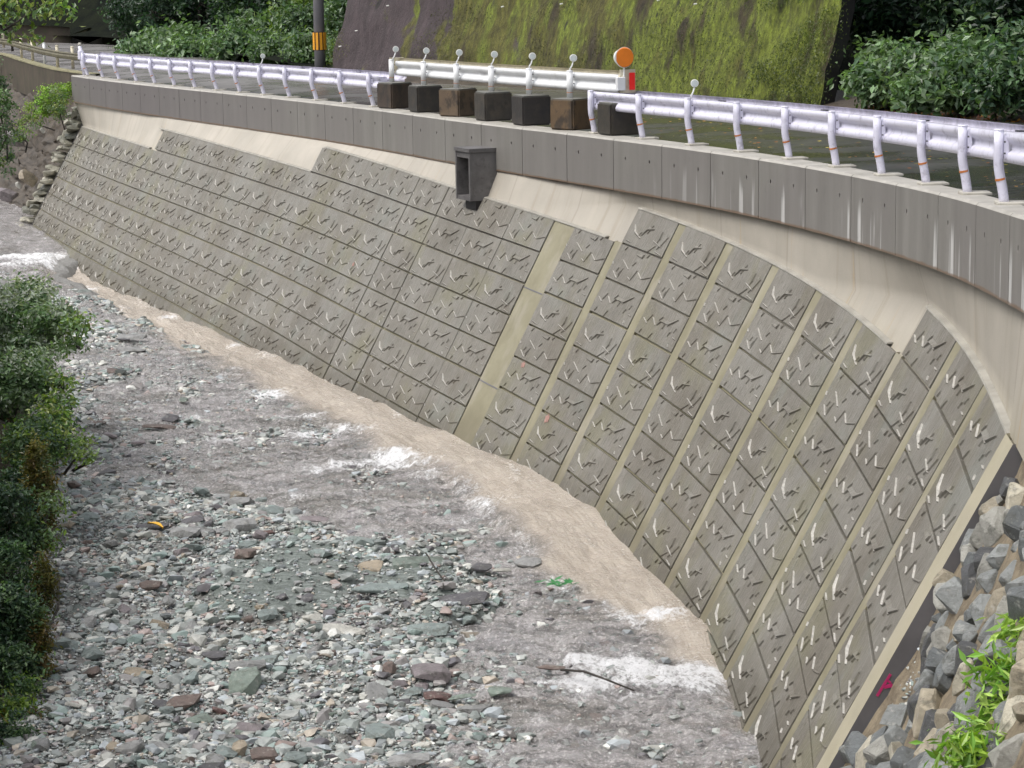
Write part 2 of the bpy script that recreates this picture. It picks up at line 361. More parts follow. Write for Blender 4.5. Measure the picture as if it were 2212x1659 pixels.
M = dict(ledge=plain('ledge_concrete', (.29, .275, .24), .6, .2, 3), stripe=m_stripe(), chip=plain('lit_edge_concrete', (.44, .425, .39), .4, .3, 20), panel=m_panel(), backing=m_backing(), parapet=m_parapet(), asphalt=m_asphalt(), slope=m_moss_slope(), rock=m_rock(), srock=m_single_rock(),  # chip: light caught on relief edges, put into a paler colour
         water=m_water(), leaf=m_leaf('leaf'), block=m_boxblock(),
         rail=plain('lavender_white_paint', (.66, .65, .76), .32, .05, 3, dirt=(.28, .26, .32), dirt_amt=.6),
         rail2=plain('lavender_weathered_paint', (.58, .56, .67), .35, .3, 4, dirt=(.3, .26, .36), dirt_amt=.6),
         trail=plain('white_paint', (.72, .73, .74), .35, .05, 3, dirt=(.5, .48, .42), dirt_amt=.3),
         oldbeam=plain('mossy_old_beam', (.11, .10, .06), .6, .4, 4, dirt=(.05, .03, .02), dirt_amt=.9),
         oldrail=plain('rusty_old_paint', (.58, .53, .40), .6, .25, 5, dirt=(.20, .11, .05), dirt_amt=.7),
         orange_band=plain('rust_orange_band', (.5, .17, .04), .5, .2, 9), bolt=plain('dark_bolt_steel', (.06, .06, .07), .4),
         lens=plain('grey_reflector_lens', (.55, .6, .6), .15, .1, 12), white=plain('white_plastic', (.8, .8, .76), .4, .06),
         orange=plain('orange_disc', (.75, .2, .012), .35, .08), red=plain('red_reflective_sheet', (.85, .025, .02), .3, .05),
         beige=plain('weathered_beige_paint', (.62, .57, .44), .5, .12, 4, dirt=(.3, .26, .16), dirt_amt=.6),
         kerbconc=plain('kerb_concrete', (.42, .40, .35), .6, .15, 3, dirt=(.2, .17, .12), dirt_amt=.6),
         outlet=plain('dark_weathered_concrete', (.115, .11, .11), .5, .3, 3, dirt=(.05, .045, .045), dirt_amt=.6),
         dark=plain('near_black', (.012, .011, .012), .5), oldwall=plain('mossy_dark_concrete', (.055, .042, .028), .7, .4, 1.5, dirt=(.05, .06, .02), dirt_amt=.8),  # dark: near-black colour for slope ends, outlet inside and its stain
         oldcap=plain('pale_mossy_cap', (.24, .22, .13), .7, .3, 2, dirt=(.1, .11, .05), dirt_amt=.8),
         endface=plain('grey_end_concrete', (.12, .115, .12), .5, .2, 1.5), pole=plain('grey_pole_concrete', (.24, .235, .25), .6, .15, 2),
         yellow=plain('amber_guard', (.65, .3, .02), .45, .1), black=plain('black_guard', (.02, .012, .01), .5),
         gravelbed=m_bed(), earth=m_soil('eroded_earth', (.022, .017, .012), (.095, .074, .053), .6, 1.8),
         forest=m_soil('forest_floor', (.004, .005, .005), (.014, .017, .010), 1., 1.2, .05), sand=m_soil('sandy_mortar', (.07, .052, .034), (.34, .28, .19), .8, 3),
         bark=m_soil('bark', (.02, .017, .014), (.07, .06, .05), .85, 6), mossbank=m_soil('mossy_bank', (.006, .006, .004), (.055, .045, .02), .9, 2.4),
         magenta=plain('magenta_paint', (.42, .02, .12), .5, .1, 9), pinkred=plain('faded_red_paint', (.30, .17, .14), .6, .3, 12),
         gutter=plain('gutter_concrete', (.17, .165, .16), .35, .2, 2))

# ------------------------------------------------------------------ ground sheet, hills, road
def strip(name, ks, prof, mat, **kw):
    """sweep a list of (offset, dz) along the post line"""
    V = []; UV = []
    for k in ks:
        for j, (o, dz) in enumerate(prof): V.append(line_pt(k, o, dz=dz)); UV.append((k * L, j))
    me = mesh(name, V, grid_faces(len(ks), len(prof)), mat, uv=UV)
    return new_obj(name, me, **kw)
g = 900
new_obj('ground', mesh('ground', [(-g, -g, -12), (g, -g, -12), (g, g, -12), (-g, g, -12)], [(0, 1, 2, 3)], M['forest']), kind='structure')
# road: from the bridge end past the curve, then off to the left in the distance
OLD = [(-14.92, 84.05), (-15.76, 85.69), (-16.7, 87.77), (-17.95, 91.19), (-19.81, 96.78), (-21.6, 102.4), (-25, 110), (-31, 119), (-42, 128), (-60, 134)]
near = [line_pt(k, -.16, dz=-.14) for k in np.arange(37, -.6, -.5)]
left = [tuple(p) for p in near] + [(x + .12, y + .05, -3.95 - .012 * i) for i, (x, y) in enumerate(OLD)]
V = []; NR = 9
for i, p in enumerate(left):
    a = np.array(left[max(i - 1, 0)]); b = np.array(left[min(i + 1, len(left) - 1)]); t = (b - a)[:2]; t /= np.hypot(*t)
    nrm = np.array([t[1], -t[0]])
    w = 8.6
    for j in range(NR + 1):
        f = j / NR; V.append((p[0] + nrm[0] * w * f, p[1] + nrm[1] * w * f, p[2] + .10 * math.sin(math.pi * f)))
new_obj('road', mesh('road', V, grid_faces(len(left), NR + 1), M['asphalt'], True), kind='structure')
strip('gutter', np.arange(-.5, 36.6, .5), [(-.17, -.134), (-.62, -.118)], M['gutter'], kind='structure')
# hill behind the road (one terrain that climbs away from the road's far edge)
far_edge = [(12.5, 26), (11.4, 36), (10.6, 45.5), (9.2, 50), (8.05, 54), (5.7, 57.6), (.2, 67.9), (-5.8, 77.6), (-9, 88), (-12.5, 98), (-15, 107), (-20, 117), (-30, 128), (-44, 138), (-70, 146)]
fe = np.array(far_edge); V = []; NJ = 26
tt = np.linspace(0, len(fe) - 1, 90); FX = np.interp(tt, range(len(fe)), fe[:, 0]); FY = np.interp(tt, range(len(fe)), fe[:, 1])
for i in range(90):
    a = max(i - 1, 0); b = min(i + 1, 89); t = np.array([FX[b] - FX[a], FY[b] - FY[a]]); t /= np.hypot(*t); nrm = np.array([t[1], -t[0]])
    for j in range(NJ):
        d = (j / (NJ - 1))**1.6 * 45 + .9 * (j > 0); h = -3.62 + d * .06 + max(0., d - 5.5) * .85
        x = FX[i] + nrm[0] * d; y = FY[i] + nrm[1] * d
        V.append((x, y, h + (fbm(np.array(x * .5), np.array(y * .5), 3, 5) - .5) * min(d, 3) * 1.1))
new_obj('hillside', mesh('hillside', V, grid_faces(90, NJ), M['forest'], True), kind='structure')

# ------------------------------------------------------------------ mossy shotcrete slope above the road
def slope_base():
    A = np.array([-5.75, 77.2]); B = np.array([.15, 67.6]); C = np.array([5.7, 57.2]); D = np.array([7.22, 55.0])
    P = [A, B, C, D]; out = []
    for i in range(3):
        for f in np.linspace(0, 1, 34, endpoint=False): out.append(P[i] * (1 - f) + P[i + 1] * f)
    return np.array(out + [D])
SB = slope_base(); nS = len(SB); nH = 34; V = []
for j in range(nH):
    h = j / (nH - 1) * 8.
    for i in range(nS):
        a = max(i - 1, 0); b = min(i + 1, nS - 1); t = SB[b] - SB[a]; t /= np.hypot(*t); nrm = np.array([-t[1], t[0]])
        x, y = SB[i] + nrm * (h * .27)
        dd = (float(fbm(np.array(i * .22), np.array(h * 1.1), 4, 3)) - .5) * .34
        V.append((x - nrm[0] * dd, y - nrm[1] * dd, -3.72 + h))
nv = len(V)
for j in (0, nH - 1):          # thickness: returns at both ends
    pass
shot = empty('shotcrete_slope', (.15, 67.6, -3.7), 'tall battered slope face of moss-covered shotcrete rising behind the road', 'retaining slope')
def child(o, root):
    o.parent = root; o.matrix_parent_inverse = Matrix.Translation(-Vector(root.location)) if not any(root.rotation_euler) else root.matrix_basis.inverted(); return o
child(new_obj('face', mesh('slope_face', V, grid_faces(nH, nS), M['slope'], True)), shot)
Vr = []
for j in range(nH):
    p = np.array(V[j * nS + nS - 1]); Vr.append(p); Vr.append(p + np.array([.35, .2, 0]))
child(new_obj('end_return', mesh('slope_return', Vr, grid_faces(nH, 2), M['dark'])), shot)
Vr = []
for j in range(nH):
    p = np.array(V[j * nS]); Vr.append(p); Vr.append(p + np.array([.35, .2, 0]))
child(new_obj('end_return', mesh('slope_return_far', Vr, grid_faces(nH, 2), M['dark'])), shot)
Vr = []
for i in range(nS):
    p = np.array(V[(nH - 1) * nS + i]); Vr.append(p); Vr.append(p + np.array([.6, .35, 0.1]))
child(new_obj('top_ledge', mesh('slope_top', Vr, grid_faces(nS, 2), M['slope'])), shot)
# pipes that drain the slope: short pale stubs
mb = MB().tube([(0, 0, 0), (-.07, -.04, -.01)], .018, 8); pm = mb.me('weep_pipe', M['white'])
for px, py in ((737, 100), (840, 12), (1088, 14), (1215, 8), (1425, 0), (1505, 8), (772, 66)):
    Yb = np.interp(px, [720, 1100, 1600, 1790], [77, 67.8, 57.5, 55.2]); q = at(px, py, Yb - .1)
    child(new_obj('weep_pipe', pm, loc=q), shot)
# tufts of moss hanging on it
def tufts(name, P, N, size, cols, mat, sag=.9):
    n = len(P); P = np.asarray(P); s = size * RNG.uniform(.5, 1.5, n)[:, None]
    ax = RNG.normal(size=(n, 3)); ax[:, 2] *= .3; ax /= np.linalg.norm(ax, axis=1)[:, None]
    dn = np.tile(np.array([0, 0, -1.]), (n, 1)) * sag + N * RNG.uniform(.2, .9, n)[:, None] + RNG.normal(size=(n, 3)) * .25
    A = P; B = P + dn * s * .6 + ax * s * .32; C = P + dn * s * 1.1; D = P + dn * s * .6 - ax * s * .32
    V = np.stack([A, B, C, D], 1).reshape(-1, 3); Fq = np.arange(4 * n).reshape(n, 4)
    return mesh(name, V, Fq, mat, col=np.repeat(cols, 4, 0))
nT = 80000; ii = RNG.integers(0, nS, nT); hh = RNG.uniform(0, 1, nT)**1.3 * .5
P = np.array(V).reshape(nH, nS, 3)[np.minimum((hh * nH).astype(int), nH - 1), ii] + RNG.normal(size=(nT, 3)) * np.array([.12, .12, .12])
keep = (fbm(P[:, 0] * .5, P[:, 2] * .7 + P[:, 1] * .3, 4, 9) + sstep(-5, 1, P[:, 0]) * .22 - .1) > .5
P = P[keep]; nT = len(P)
h1 = fbm(P[:, 0] * .45 + P[:, 1] * .2, P[:, 2] * .3, 3, 21)[:, None]; cols = np.array([[.05, .046, .012]]) * (1 - sstep(.4, .6, h1)) + np.array([[.16, .165, .024]]) * sstep(.4, .6, h1)
cols = (cols * .55 + np.array([[.05, .065, .012]]) * .35) * RNG.uniform(.75, 1.35, (nT, 1)); cols[:, 1] *= 1 + .35 * sstep(0, 7, P[:, 0])
child(new_obj('moss', tufts('moss', P + np.array([-.03, -.02, 0]), np.tile([-.5, -.28, 0], (nT, 1)), .032, cols, M['leaf']), kind='stuff'), shot)

def top_row(kc):
    if kc < 5.0: return 0
    if kc < 12.1: return -1
    if kc < 20.1: return -2
    if kc < 26.15: return -3
    return -4
# ------------------------------------------------------------------ retaining wall: backing, panels, end, outlet
RSK = [3.2, 4.9, 10.2, 12.0, 18.2, 20.0, 24.0, 26.05]; RSV = [0, -1, -1, -2, -2, -3, -3, -4]
def band_out(k, z, base):
    """offset of the cast band, which meets the parapet flush at its top"""
    u_ = (min(k, 30) - 14) / 14.; owt = .48614 - .47139 * u_ - .78575 * u_ * u_ + .46767 * u_**3
    zt = zroad(k) - HPAR; zc_ = course(k, float(np.interp(k, RSK, RSV))); f = min(1., max(0., (z - zc_) / (zt - zc_)))
    T = opar(k) - .035 - owt; T = max(0., T - .06) if T > 0 else T
    return base * (1 - f) + f * (T + max(base, -.08) * .5 + .04)
wall = empty('retaining_wall', wall_pt(14, -9.2), 'curved battered river retaining wall faced with patterned grey concrete blocks', 'retaining wall')
ks = np.arange(-.45, 29.1, .125); zs_n = 26; V = []; UV = []
for k in list(ks) + [29.3]:
    zt = zroad(k) - HPAR + .02; 
    zc_ = course(k, float(np.interp(k, RSK, RSV)))
    for j in range(zs_n):
        z = zt + (zc_ - zt) * j / 5 if j <= 5 else zc_ + (-10.6 - zc_) * (j - 5) / (zs_n - 6)
        V.append(wall_pt(k, z, band_out(k, z, -.08))); UV.append((k * L, zt - z))
child(new_obj('backing_wall', mesh('backing_wall', V, grid_faces(len(ks) + 1, zs_n), M['backing'], True, uv=UV)), wall)

# three patterns of split-face block; ridges given in block coordinates (u right, v down, 0..1)
def uvof(TL, TR, BL, pts):
    U = np.array(TR) - TL; Vv = np.array(BL) - TL; Mx = np.array([U, Vv]).T
    return [tuple(np.linalg.solve(Mx, np.array(p) - TL)) for p in pts]
PAT = []
TL, TR, BL = (555, 118), (1040, 330), (375, 505)
PAT.append([('w', [(530, 290), (535, 395), (612, 490)]), ('d', [(615, 445), (690, 385), (765, 390)]), ('w', [(425, 465), (490, 510)]), ('w', [(755, 510), (860, 605)]),
            ('d', [(790, 580), (700, 640)]), ('d', [(855, 580), (935, 495)]), ('w', [(790, 640), (868, 695)]), ('d', [(820, 530), (870, 430)])])
PAT[0] = [(t, uvof(TL, TR, BL, p)) for t, p in PAT[0]]
TL, TR, BL = (375, 505), (850, 755), (185, 895)
PAT.append([('w', [(400, 700), (480, 850)]), ('w', [(285, 820), (335, 930)]), ('w', [(465, 920), (500, 970)]), ('w', [(590, 880), (630, 975)]), ('d', [(570, 680), (635, 725), (660, 690)]),
            ('d', [(635, 972), (745, 970)]), ('d', [(585, 865), (500, 965)]), ('d', [(415, 810), (345, 915)]), ('w', [(265, 700), (280, 750)])])
PAT[1] = [(t, uvof(TL, TR, BL, p)) for t, p in PAT[1]]
TL, TR, BL = (185, 895), (655, 1155), (5, 1290)
PAT.append([('w', [(120, 1110), (165, 1190)]), ('w', [(240, 1120), (270, 1225)]), ('w', [(490, 1375), (520, 1400)]), ('w', [(395, 1215), (425, 1245)]), ('d', [(235, 1095), (170, 1160)]),
            ('d', [(290, 1220), (345, 1185), (430, 1232), (545, 1185)]), ('d', [(110, 1250), (80, 1285)]), ('d', [(245, 1310), (190, 1370)])])
PAT[2] = [(t, uvof(TL, TR, BL, p)) for t, p in PAT[2]]
PL, PH, PT = 1.775, .648, .085
def block_mesh(i):
    PALE = []; mb = MB(); x, y = PL / 2, PH / 2 - .015; b = .007; ex = [0, .0, .012][i]
    # body with bevelled arris, x right, y up the slope, z out of the wall
    yb = y - ex
    o = [(-x, -yb, -PT), (x, -yb, -PT), (x, y, -PT), (-x, y, -PT), (-x, -yb, -b), (x, -yb, -b), (x, y, -b), (-x, y, -b), (-x, -yb + b, 0), (x, -yb + b, 0), (x, y - b, 0), (-x, y - b, 0)]
    mb.add(o, [(0, 1, 5, 4), (1, 2, 6, 5), (2, 3, 7, 6), (3, 0, 4, 7), (4, 5, 9, 8), (5, 6, 10, 9), (6, 7, 11, 10), (7, 4, 8, 11), (8, 9, 10, 11)])
    rr_ = random.Random(i); small = []
    for _ in range(5):
        u0, v0 = rr_.uniform(.08, .9), rr_.uniform(.12, .85); t_ = 'w' if rr_.random() < .35 else 'd'; du = rr_.uniform(.02, .05) ; small.append((t_, [(u0, v0), (u0 + du, v0 + (.09 if t_ == 'w' else -.12))]))
    for t, pts in PAT[i] + small:
        Q = [Vector((max(-.485, min(.485, (u - .5))) * PL, max(-.47, min(.47, .5 - v)) * PH, 0)) for u, v in pts]
        if t == 'w': cq = sum(Q, Vector()) / len(Q); Q = [cq + (q - cq) * .82 for q in Q]
        hgt = .034 if t == 'w' else .030
        V = []
        for n_, q in enumerate(Q):
            d = (Q[min(n_ + 1, len(Q) - 1)] - Q[max(n_ - 1, 0)]).normalized(); p = Vector((-d.y, d.x, 0))
            if p.y < 0: p = -p
            e = .35 if n_ in (0, len(Q) - 1) else 1.
            if t == 'w': V += [q + p * .014 * e, q + Vector((0, 0, hgt * (.45 + .55 * e))), q - p * .045 * e]
            else: V += [q + p * .06 * e, q + Vector((0, 0, hgt * (.45 + .55 * e))), q - p * .012]
        V = [v + Vector((0, 0, -.002)) if abs(v.z) < .001 else v for v in V]
        Fc = []
        for n_ in range(len(Q) - 1):
            a = n_ * 3; Fc += [(a, a + 1, a + 4, a + 3), (a + 1, a + 2, a + 5, a + 4)]
            if t == 'w': PALE.append(len(mb.F) + len(Fc) - 2)  # upper facet takes the painted-in highlight colour
        Fc += [(0, 2, 1), (len(V) - 3, len(V) - 2, len(V) - 1)]
        mb.add(V, Fc)
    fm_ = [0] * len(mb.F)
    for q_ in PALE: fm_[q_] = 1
    bm = bmesh.new(); me = mb.me('block_face', [M['panel'], M['chip']], fmat=fm_)  # chip: paler colour for light caught on the upper facets
    bm.from_mesh(me); bmesh.ops.recalc_face_normals(bm, faces=bm.faces)
    bm.faces.ensure_lookup_table(); bm.to_mesh(me); bm.free(); return me
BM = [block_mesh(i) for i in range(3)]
cols_k = []
kk = 18.77
while kk > -.36:
    w = 1.78 / L; gap = 0
    if 16.2 < kk < 17.1: gap = .02                     # expansion joint below the outlet
    cols_k.append((kk - w, kk)); kk -= w + gap
cols_k[-1] = (-.38, cols_k[-1][1])
cols_k = sorted(cols_k) + [(20.149 - 1 + j + .075, 20.149 + j - .085) for j in range(0, 10)]
nb = 0
for ka, kb in cols_k:
    kc = (ka + kb) / 2; r = top_row(kc)
    while True:
        za, zb = course(kc, r), course(kc, r + 1)
        if za < -9.75: break
        p0 = Vector(wall_pt(ka, course(ka, r + .5))); p1 = Vector(wall_pt(kb, course(kb, r + .5)))
        t0 = Vector(wall_pt(kc, za)); t1 = Vector(wall_pt(kc, zb)); c = (t0 + t1) / 2
        X = (p1 - p0).normalized(); Y = (t0 - t1); H = Y.length; Y = (Y - X * Y.dot(X)).normalized(); Z = X.cross(Y)
        if Z.dot(Vector((-1, -.3, .5))) < 0: X = -X; Z = X.cross(Y)
        sx = (p1 - p0).length / PL if ka > 18 or ka < 0 else min(1., (p1 - p0).length / PL)
        jit = random.uniform(-.004, .004)
        Mw = Matrix.Translation(c + Z * jit) @ Matrix((X * min(sx, 1.04), Y * (H / PH), Z)).transposed().to_4x4()
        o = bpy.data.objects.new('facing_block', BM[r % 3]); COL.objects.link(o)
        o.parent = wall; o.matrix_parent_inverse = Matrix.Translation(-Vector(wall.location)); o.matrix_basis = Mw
        nb += 1; r += 1
def cast_stripe(ka, kb, r):
    V = []; UV = []
    for z in np.linspace(course((ka + kb) / 2, r) , -10., 16):
        for k, out in ((ka, -.075), (ka, -.02), (kb, -.02), (kb, -.075)): V.append(wall_pt(k, z, out)); UV.append((k * L + 3 * r, zroad(k) - HPAR - z + .6))
    return child(new_obj('cast_stripe', mesh('cast_stripe', V, grid_faces(16, 4), M['stripe'], uv=UV)), wall)
cs_ = [c_ for c_ in cols_k if c_[0] > 18]
cast_stripe(18.785, cs_[0][0] - .002, -2)
for q_, (c0_, c1_) in enumerate(zip(cs_[:-1], cs_[1:])): cast_stripe(c0_[1] + .014, c1_[0] - .004, max(top_row((c0_[0] + c0_[1]) / 2), top_row((c1_[0] + c1_[1]) / 2)))
# lighter cap ledge above each top course, following the steps
def ledge(k0, k1, r):
    V = []
    n = max(3, int((k1 - k0) * 3))
    for k in np.linspace(k0, k1, n):
        z = course(k, r)
        for dz, out in ((-.004, -.07), (.020, -.068), (.012, .003), (-.008, .004)): V.append(wall_pt(k, z + dz, out))
    Fc = np.vstack([grid_faces(n, 4), [[0, 1, 2, 3], [4 * n - 4, 4 * n - 3, 4 * n - 2, 4 * n - 1]]])
    return child(new_obj('cap_ledge', mesh('cap_ledge', V, Fc, M['ledge'])), wall)
for a, b, r in ((-.38, 4.98, 0), (5.0, 12.0, -1), (12.05, 19.88, -2), (20.22, 25.86, -3), (26.2, 29.1, -4)): ledge(a, b, r)
# horizontal joint rebates on the wide cast stripe
for r in (0, 3):
    V = []
    for k in (18.79, 19.21):
        for dz, out in ((.012, -.022), (.010, -.014), (-.010, -.014), (-.012, -.022)): V.append(wall_pt(k, course(k, r) + dz - .05, out))
    child(new_obj('cast_joint', mesh('cast_joint', V, grid_faces(2, 4), M['endface'])), wall)
# the near end of the wall: pale strip and its return into the bank
V = []
zz = np.linspace(course(29.2, -4) + .03, -10.6, 30)
for z in zz:
    for k, out in ((29.115, -.07), (29.115, .02), (29.36, .02), (29.36, -1.5)): V.append(wall_pt(k, z, out))
Fg = grid_faces(30, 4); fm = [0, 0, 1] * 29
child(new_obj('end_strip', mesh('end_strip', V, Fg, [M['backing'], M['endface']], fmat=fm, uv=[(60, 1.6)] * len(V))), wall)
V = []; UV = []
for k in np.arange(29.08, 33.01, .14):
    zt = zroad(k) - HPAR + .02; zc_ = course(29.2, -4) + .01 + (k - 29.2) * .02
    for j in range(6):
        z = zt + (zc_ - zt) * j / 5; V.append(wall_pt(k, z, band_out(k, z, -.03 if k < 29.45 else -.03))); UV.append((k * L, zt - z))
    V.append(wall_pt(k, zc_, -.8)); UV.append((k * L, 1.2))
child(new_obj('upper_band', mesh('upper_band', V, grid_faces(len(V) // 7, 7), M['backing'], uv=UV)), wall)
# sprayed survey marks
def mark(k, r, du, w, h, mat, out=.008):
    c = Vector(wall_pt(k, course(k, r), out)); a = Vector(wall_pt(k + .1, course(k + .1, r), out)) - c; a.normalize()
    u = (Vector(wall_pt(k, course(k, r) + .1, out)) - c).normalized(); V = []; n = 11
    for i in range(n):
        f = i / n * 2 * math.pi; rr = 1 + .3 * math.sin(i * 2.7); V.append(c + a * (math.cos(f) * w * rr) + u * (math.sin(f) * h * rr))
    nz = a.cross(u); nz = nz if nz.x < 0 else -nz
    V2 = V + [v + nz * .003 for v in V]
    Fc = [tuple(range(n, 2 * n))] + [(i, (i + 1) % n, n + (i + 1) % n, n + i) for i in range(n)]
    child(new_obj('painted_mark', mesh('painted_mark', V2, Fc, mat)), wall)
mark(19.5, 2.1, 0, .07, .06, M['pinkred']); mark(20.42, 3.1, 0, .08, .08, M['pinkred']); mark(14.7, 1.5, 0, .06, .05, M['pinkred'])
# magenta arrow on the return face
e0 = Vector(line_pt(29.36, 0)); a = psi_at(29.36); dirn = Vector((math.sin(a), -math.cos(a), 0)); nrm = Vector((-math.cos(a), -math.sin(a), 0))
def endpt(z, o_in): return Vector(wall_pt(29.36, z, -o_in)) + dirn * .006
mb = MB()
for (za, oa), (zb, ob), w in (((-7.06, .05), (-6.84, .06), .013), ((-6.97, .07), (-6.95, .14), .018), ((-6.90, .06), (-6.93, .11), .011)):
    A = endpt(za, oa); B = endpt(zb, ob); d = (B - A).normalized(); s = d.cross(dirn) * w
    mb.add([A - s, A + s, B + s, B - s, A - s - dirn * .004, A + s - dirn * .004, B + s - dirn * .004, B - s - dirn * .004], [(0, 1, 2, 3), (0, 4, 5, 1), (1, 5, 6, 2), (2, 6, 7, 3), (3, 7, 4, 0)])
child(new_obj('magenta_mark', mb.me('magenta_mark', M['magenta'])), wall)

# ------------------------------------------------------------------ parapet (precast kerb panels with drain holes)
par = empty('parapet', line_pt(15, .3, dz=-.9), 'long grey precast concrete parapet with drain holes along the top of the retaining wall', 'parapet')
def parapet_panel(k0, k1):
    n = 6; g_ = .006; V = []; Fc = []; UV = []
    ks_ = np.linspace(k0 + g_, k1 - g_, n + 1)
    holes = {1: .3, 4: .3}                                   # cells that carry a hole
    vs = [0, .22, .42, HPAR]                                # depth rows
    def P(k, d, o=None, back=0.): o = opar(k) - back if o is None else o; V.append(line_pt(k, o, dz=-d)); UV.append((k * L, d)); return len(V) - 1
    idx = {}
    for i, k in enumerate(ks_):
        for j, d in enumerate(vs):
            if j == 0: idx[i, j] = P(k, .03)
            else: idx[i, j] = P(k, d)
    for i in range(n):
        for j in range(3):
            q = (idx[i, j], idx[i + 1, j], idx[i + 1, j + 1], idx[i, j + 1])
            if j == 1 and i in holes:
                kc = (ks_[i] + ks_[i + 1]) / 2; dc = .32; R = .03
                ring = [P(kc + math.cos(t) * R / L, dc + math.sin(t) * R * 1.25) for t in np.arange(8) * math.pi / 4 + math.pi / 8]
                inn = [P(kc + math.cos(t) * R / L, dc + math.sin(t) * R * 1.25, None, .1) for t in np.arange(8) * math.pi / 4 + math.pi / 8]
                # corners of the cell: q0 top-left, q1 top-right, q2 bottom-right, q3 bottom-left; angles: 0 right, 90 down
                r_ = ring
                Fc += [(q[1], q[2], r_[0], r_[7]), (q[2], r_[1], r_[0]), (q[2], q[3], r_[2], r_[1]), (q[3], r_[3], r_[2]), (q[3], q[0], r_[4], r_[3]), (q[0], r_[5], r_[4]), (q[0], q[1], r_[6], r_[5]), (q[1], r_[7], r_[6])]
                for t in range(8): Fc.append((r_[t], r_[(t + 1) % 8], inn[(t + 1) % 8], inn[t]))
                Fc.append(tuple(inn))
            else: Fc.append(q)
    # chamfer, top, back, bottom
    prev = None
    for i, k in enumerate(ks_):
        row = [idx[i, 0], P(k, 0, None, .03), P(k, 0, -.15), P(k, .3, -.15), P(k, HPAR, .0), idx[i, 3]]
        if prev:
            for j in range(5): Fc.append((prev[j], prev[j + 1], row[j + 1], row[j]))
        if i in (0, n): Fc.append(tuple(row[:5] + [row[5]]))
        prev = row
    me = mesh('parapet_panel', V, Fc, M['parapet'], uv=UV); bm = bmesh.new(); bm.from_mesh(me); bmesh.ops.recalc_face_normals(bm, faces=bm.faces); bm.to_mesh(me); bm.free()
    return me
k = -.45; first = True
joints = [-.45] + [j + .78 for j in range(0, 36)]
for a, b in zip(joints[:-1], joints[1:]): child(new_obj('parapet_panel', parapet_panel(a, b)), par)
# stepped coping lips: small pale concrete pads under each station
pads = [x for x in range(0, 13)] + [x for x in range(19, 33)]

# ------------------------------------------------------------------ guardrails
def frame(k, o=0., dz=0.):
    a = psi_at(k); p = Vector(line_pt(k, o, dz=dz)); d = Vector((math.sin(a), -math.cos(a), 0)); n = Vector((-math.cos(a), -math.sin(a), 0)); return p, d, n
WPROF = [(-.165, .0), (-.15, .035), (-.10, .042), (-.055, .02), (-.03, -.018), (.03, -.018), (.055, .02), (.10, .042), (.15, .035), (.165, .0)]
def beam(name, ks_, o, zc, mat, root, tw=1., lips=True):
    """W beam swept along the line: profile (height, outwards)"""
    V = []; m = len(WPROF)
    for th in (0, .006):
        for k in ks_:
            for h, d in WPROF: V.append(line_pt(k, o + d * tw - th, dz=zc + h))
    n = len(ks_); f1 = grid_faces(n, m); f2 = f1 + n * m
    ed = []
    for j in (0, m - 1): ed += [(i * m + j, (i + 1) * m + j, (i + 1) * m + j + n * m, i * m + j + n * m) for i in range(n - 1)]
    for i in (0, n - 1): ed += [(i * m + j, i * m + j + 1, i * m + j + 1 + n * m, i * m + j + n * m) for j in range(m - 1)]
    return child(new_obj(name, mesh(name, V, np.vstack([f1, f2, np.array(ed)]), mat, True)), root)
def disc(name, p, d, r, th, mat, root, n=20, par_=None):
    d = Vector(d).normalized(); mb = MB().tube([p - d * th / 2, p + d * th / 2], r, n); o = new_obj(name, mb.me(name, mat))
    return child(o, root)
def subchild(o, part, root):
    o.parent = part; return o
def delineator(k, z0, root, o=.02, lean=.06, r=.065):
    p, d, n = frame(k, o, z0)
    st = MB().tube([p, p + Vector((0, 0, .05)), p - n * lean * .6 + Vector((0, 0, .11)), p - n * lean + Vector((0, 0, .2))], .014, 8)
    part = child(new_obj('delineator', st.me('delineator_stalk', M['trail'], True)), root)
    c = p - n * lean + Vector((0, 0, .25)); f = (d * .9 + n * .25)
    rim = MB().tube([c - f.normalized() * .02, c + f.normalized() * .02], r, 20); subchild(new_obj('reflector_housing', rim.me('reflector_housing', M['white'])), part, root)
    ln = MB().tube([c + f.normalized() * .02, c + f.normalized() * .026], r * .82, 20); subchild(new_obj('reflector_lens', ln.me('reflector_lens', M['lens'])), part, root)
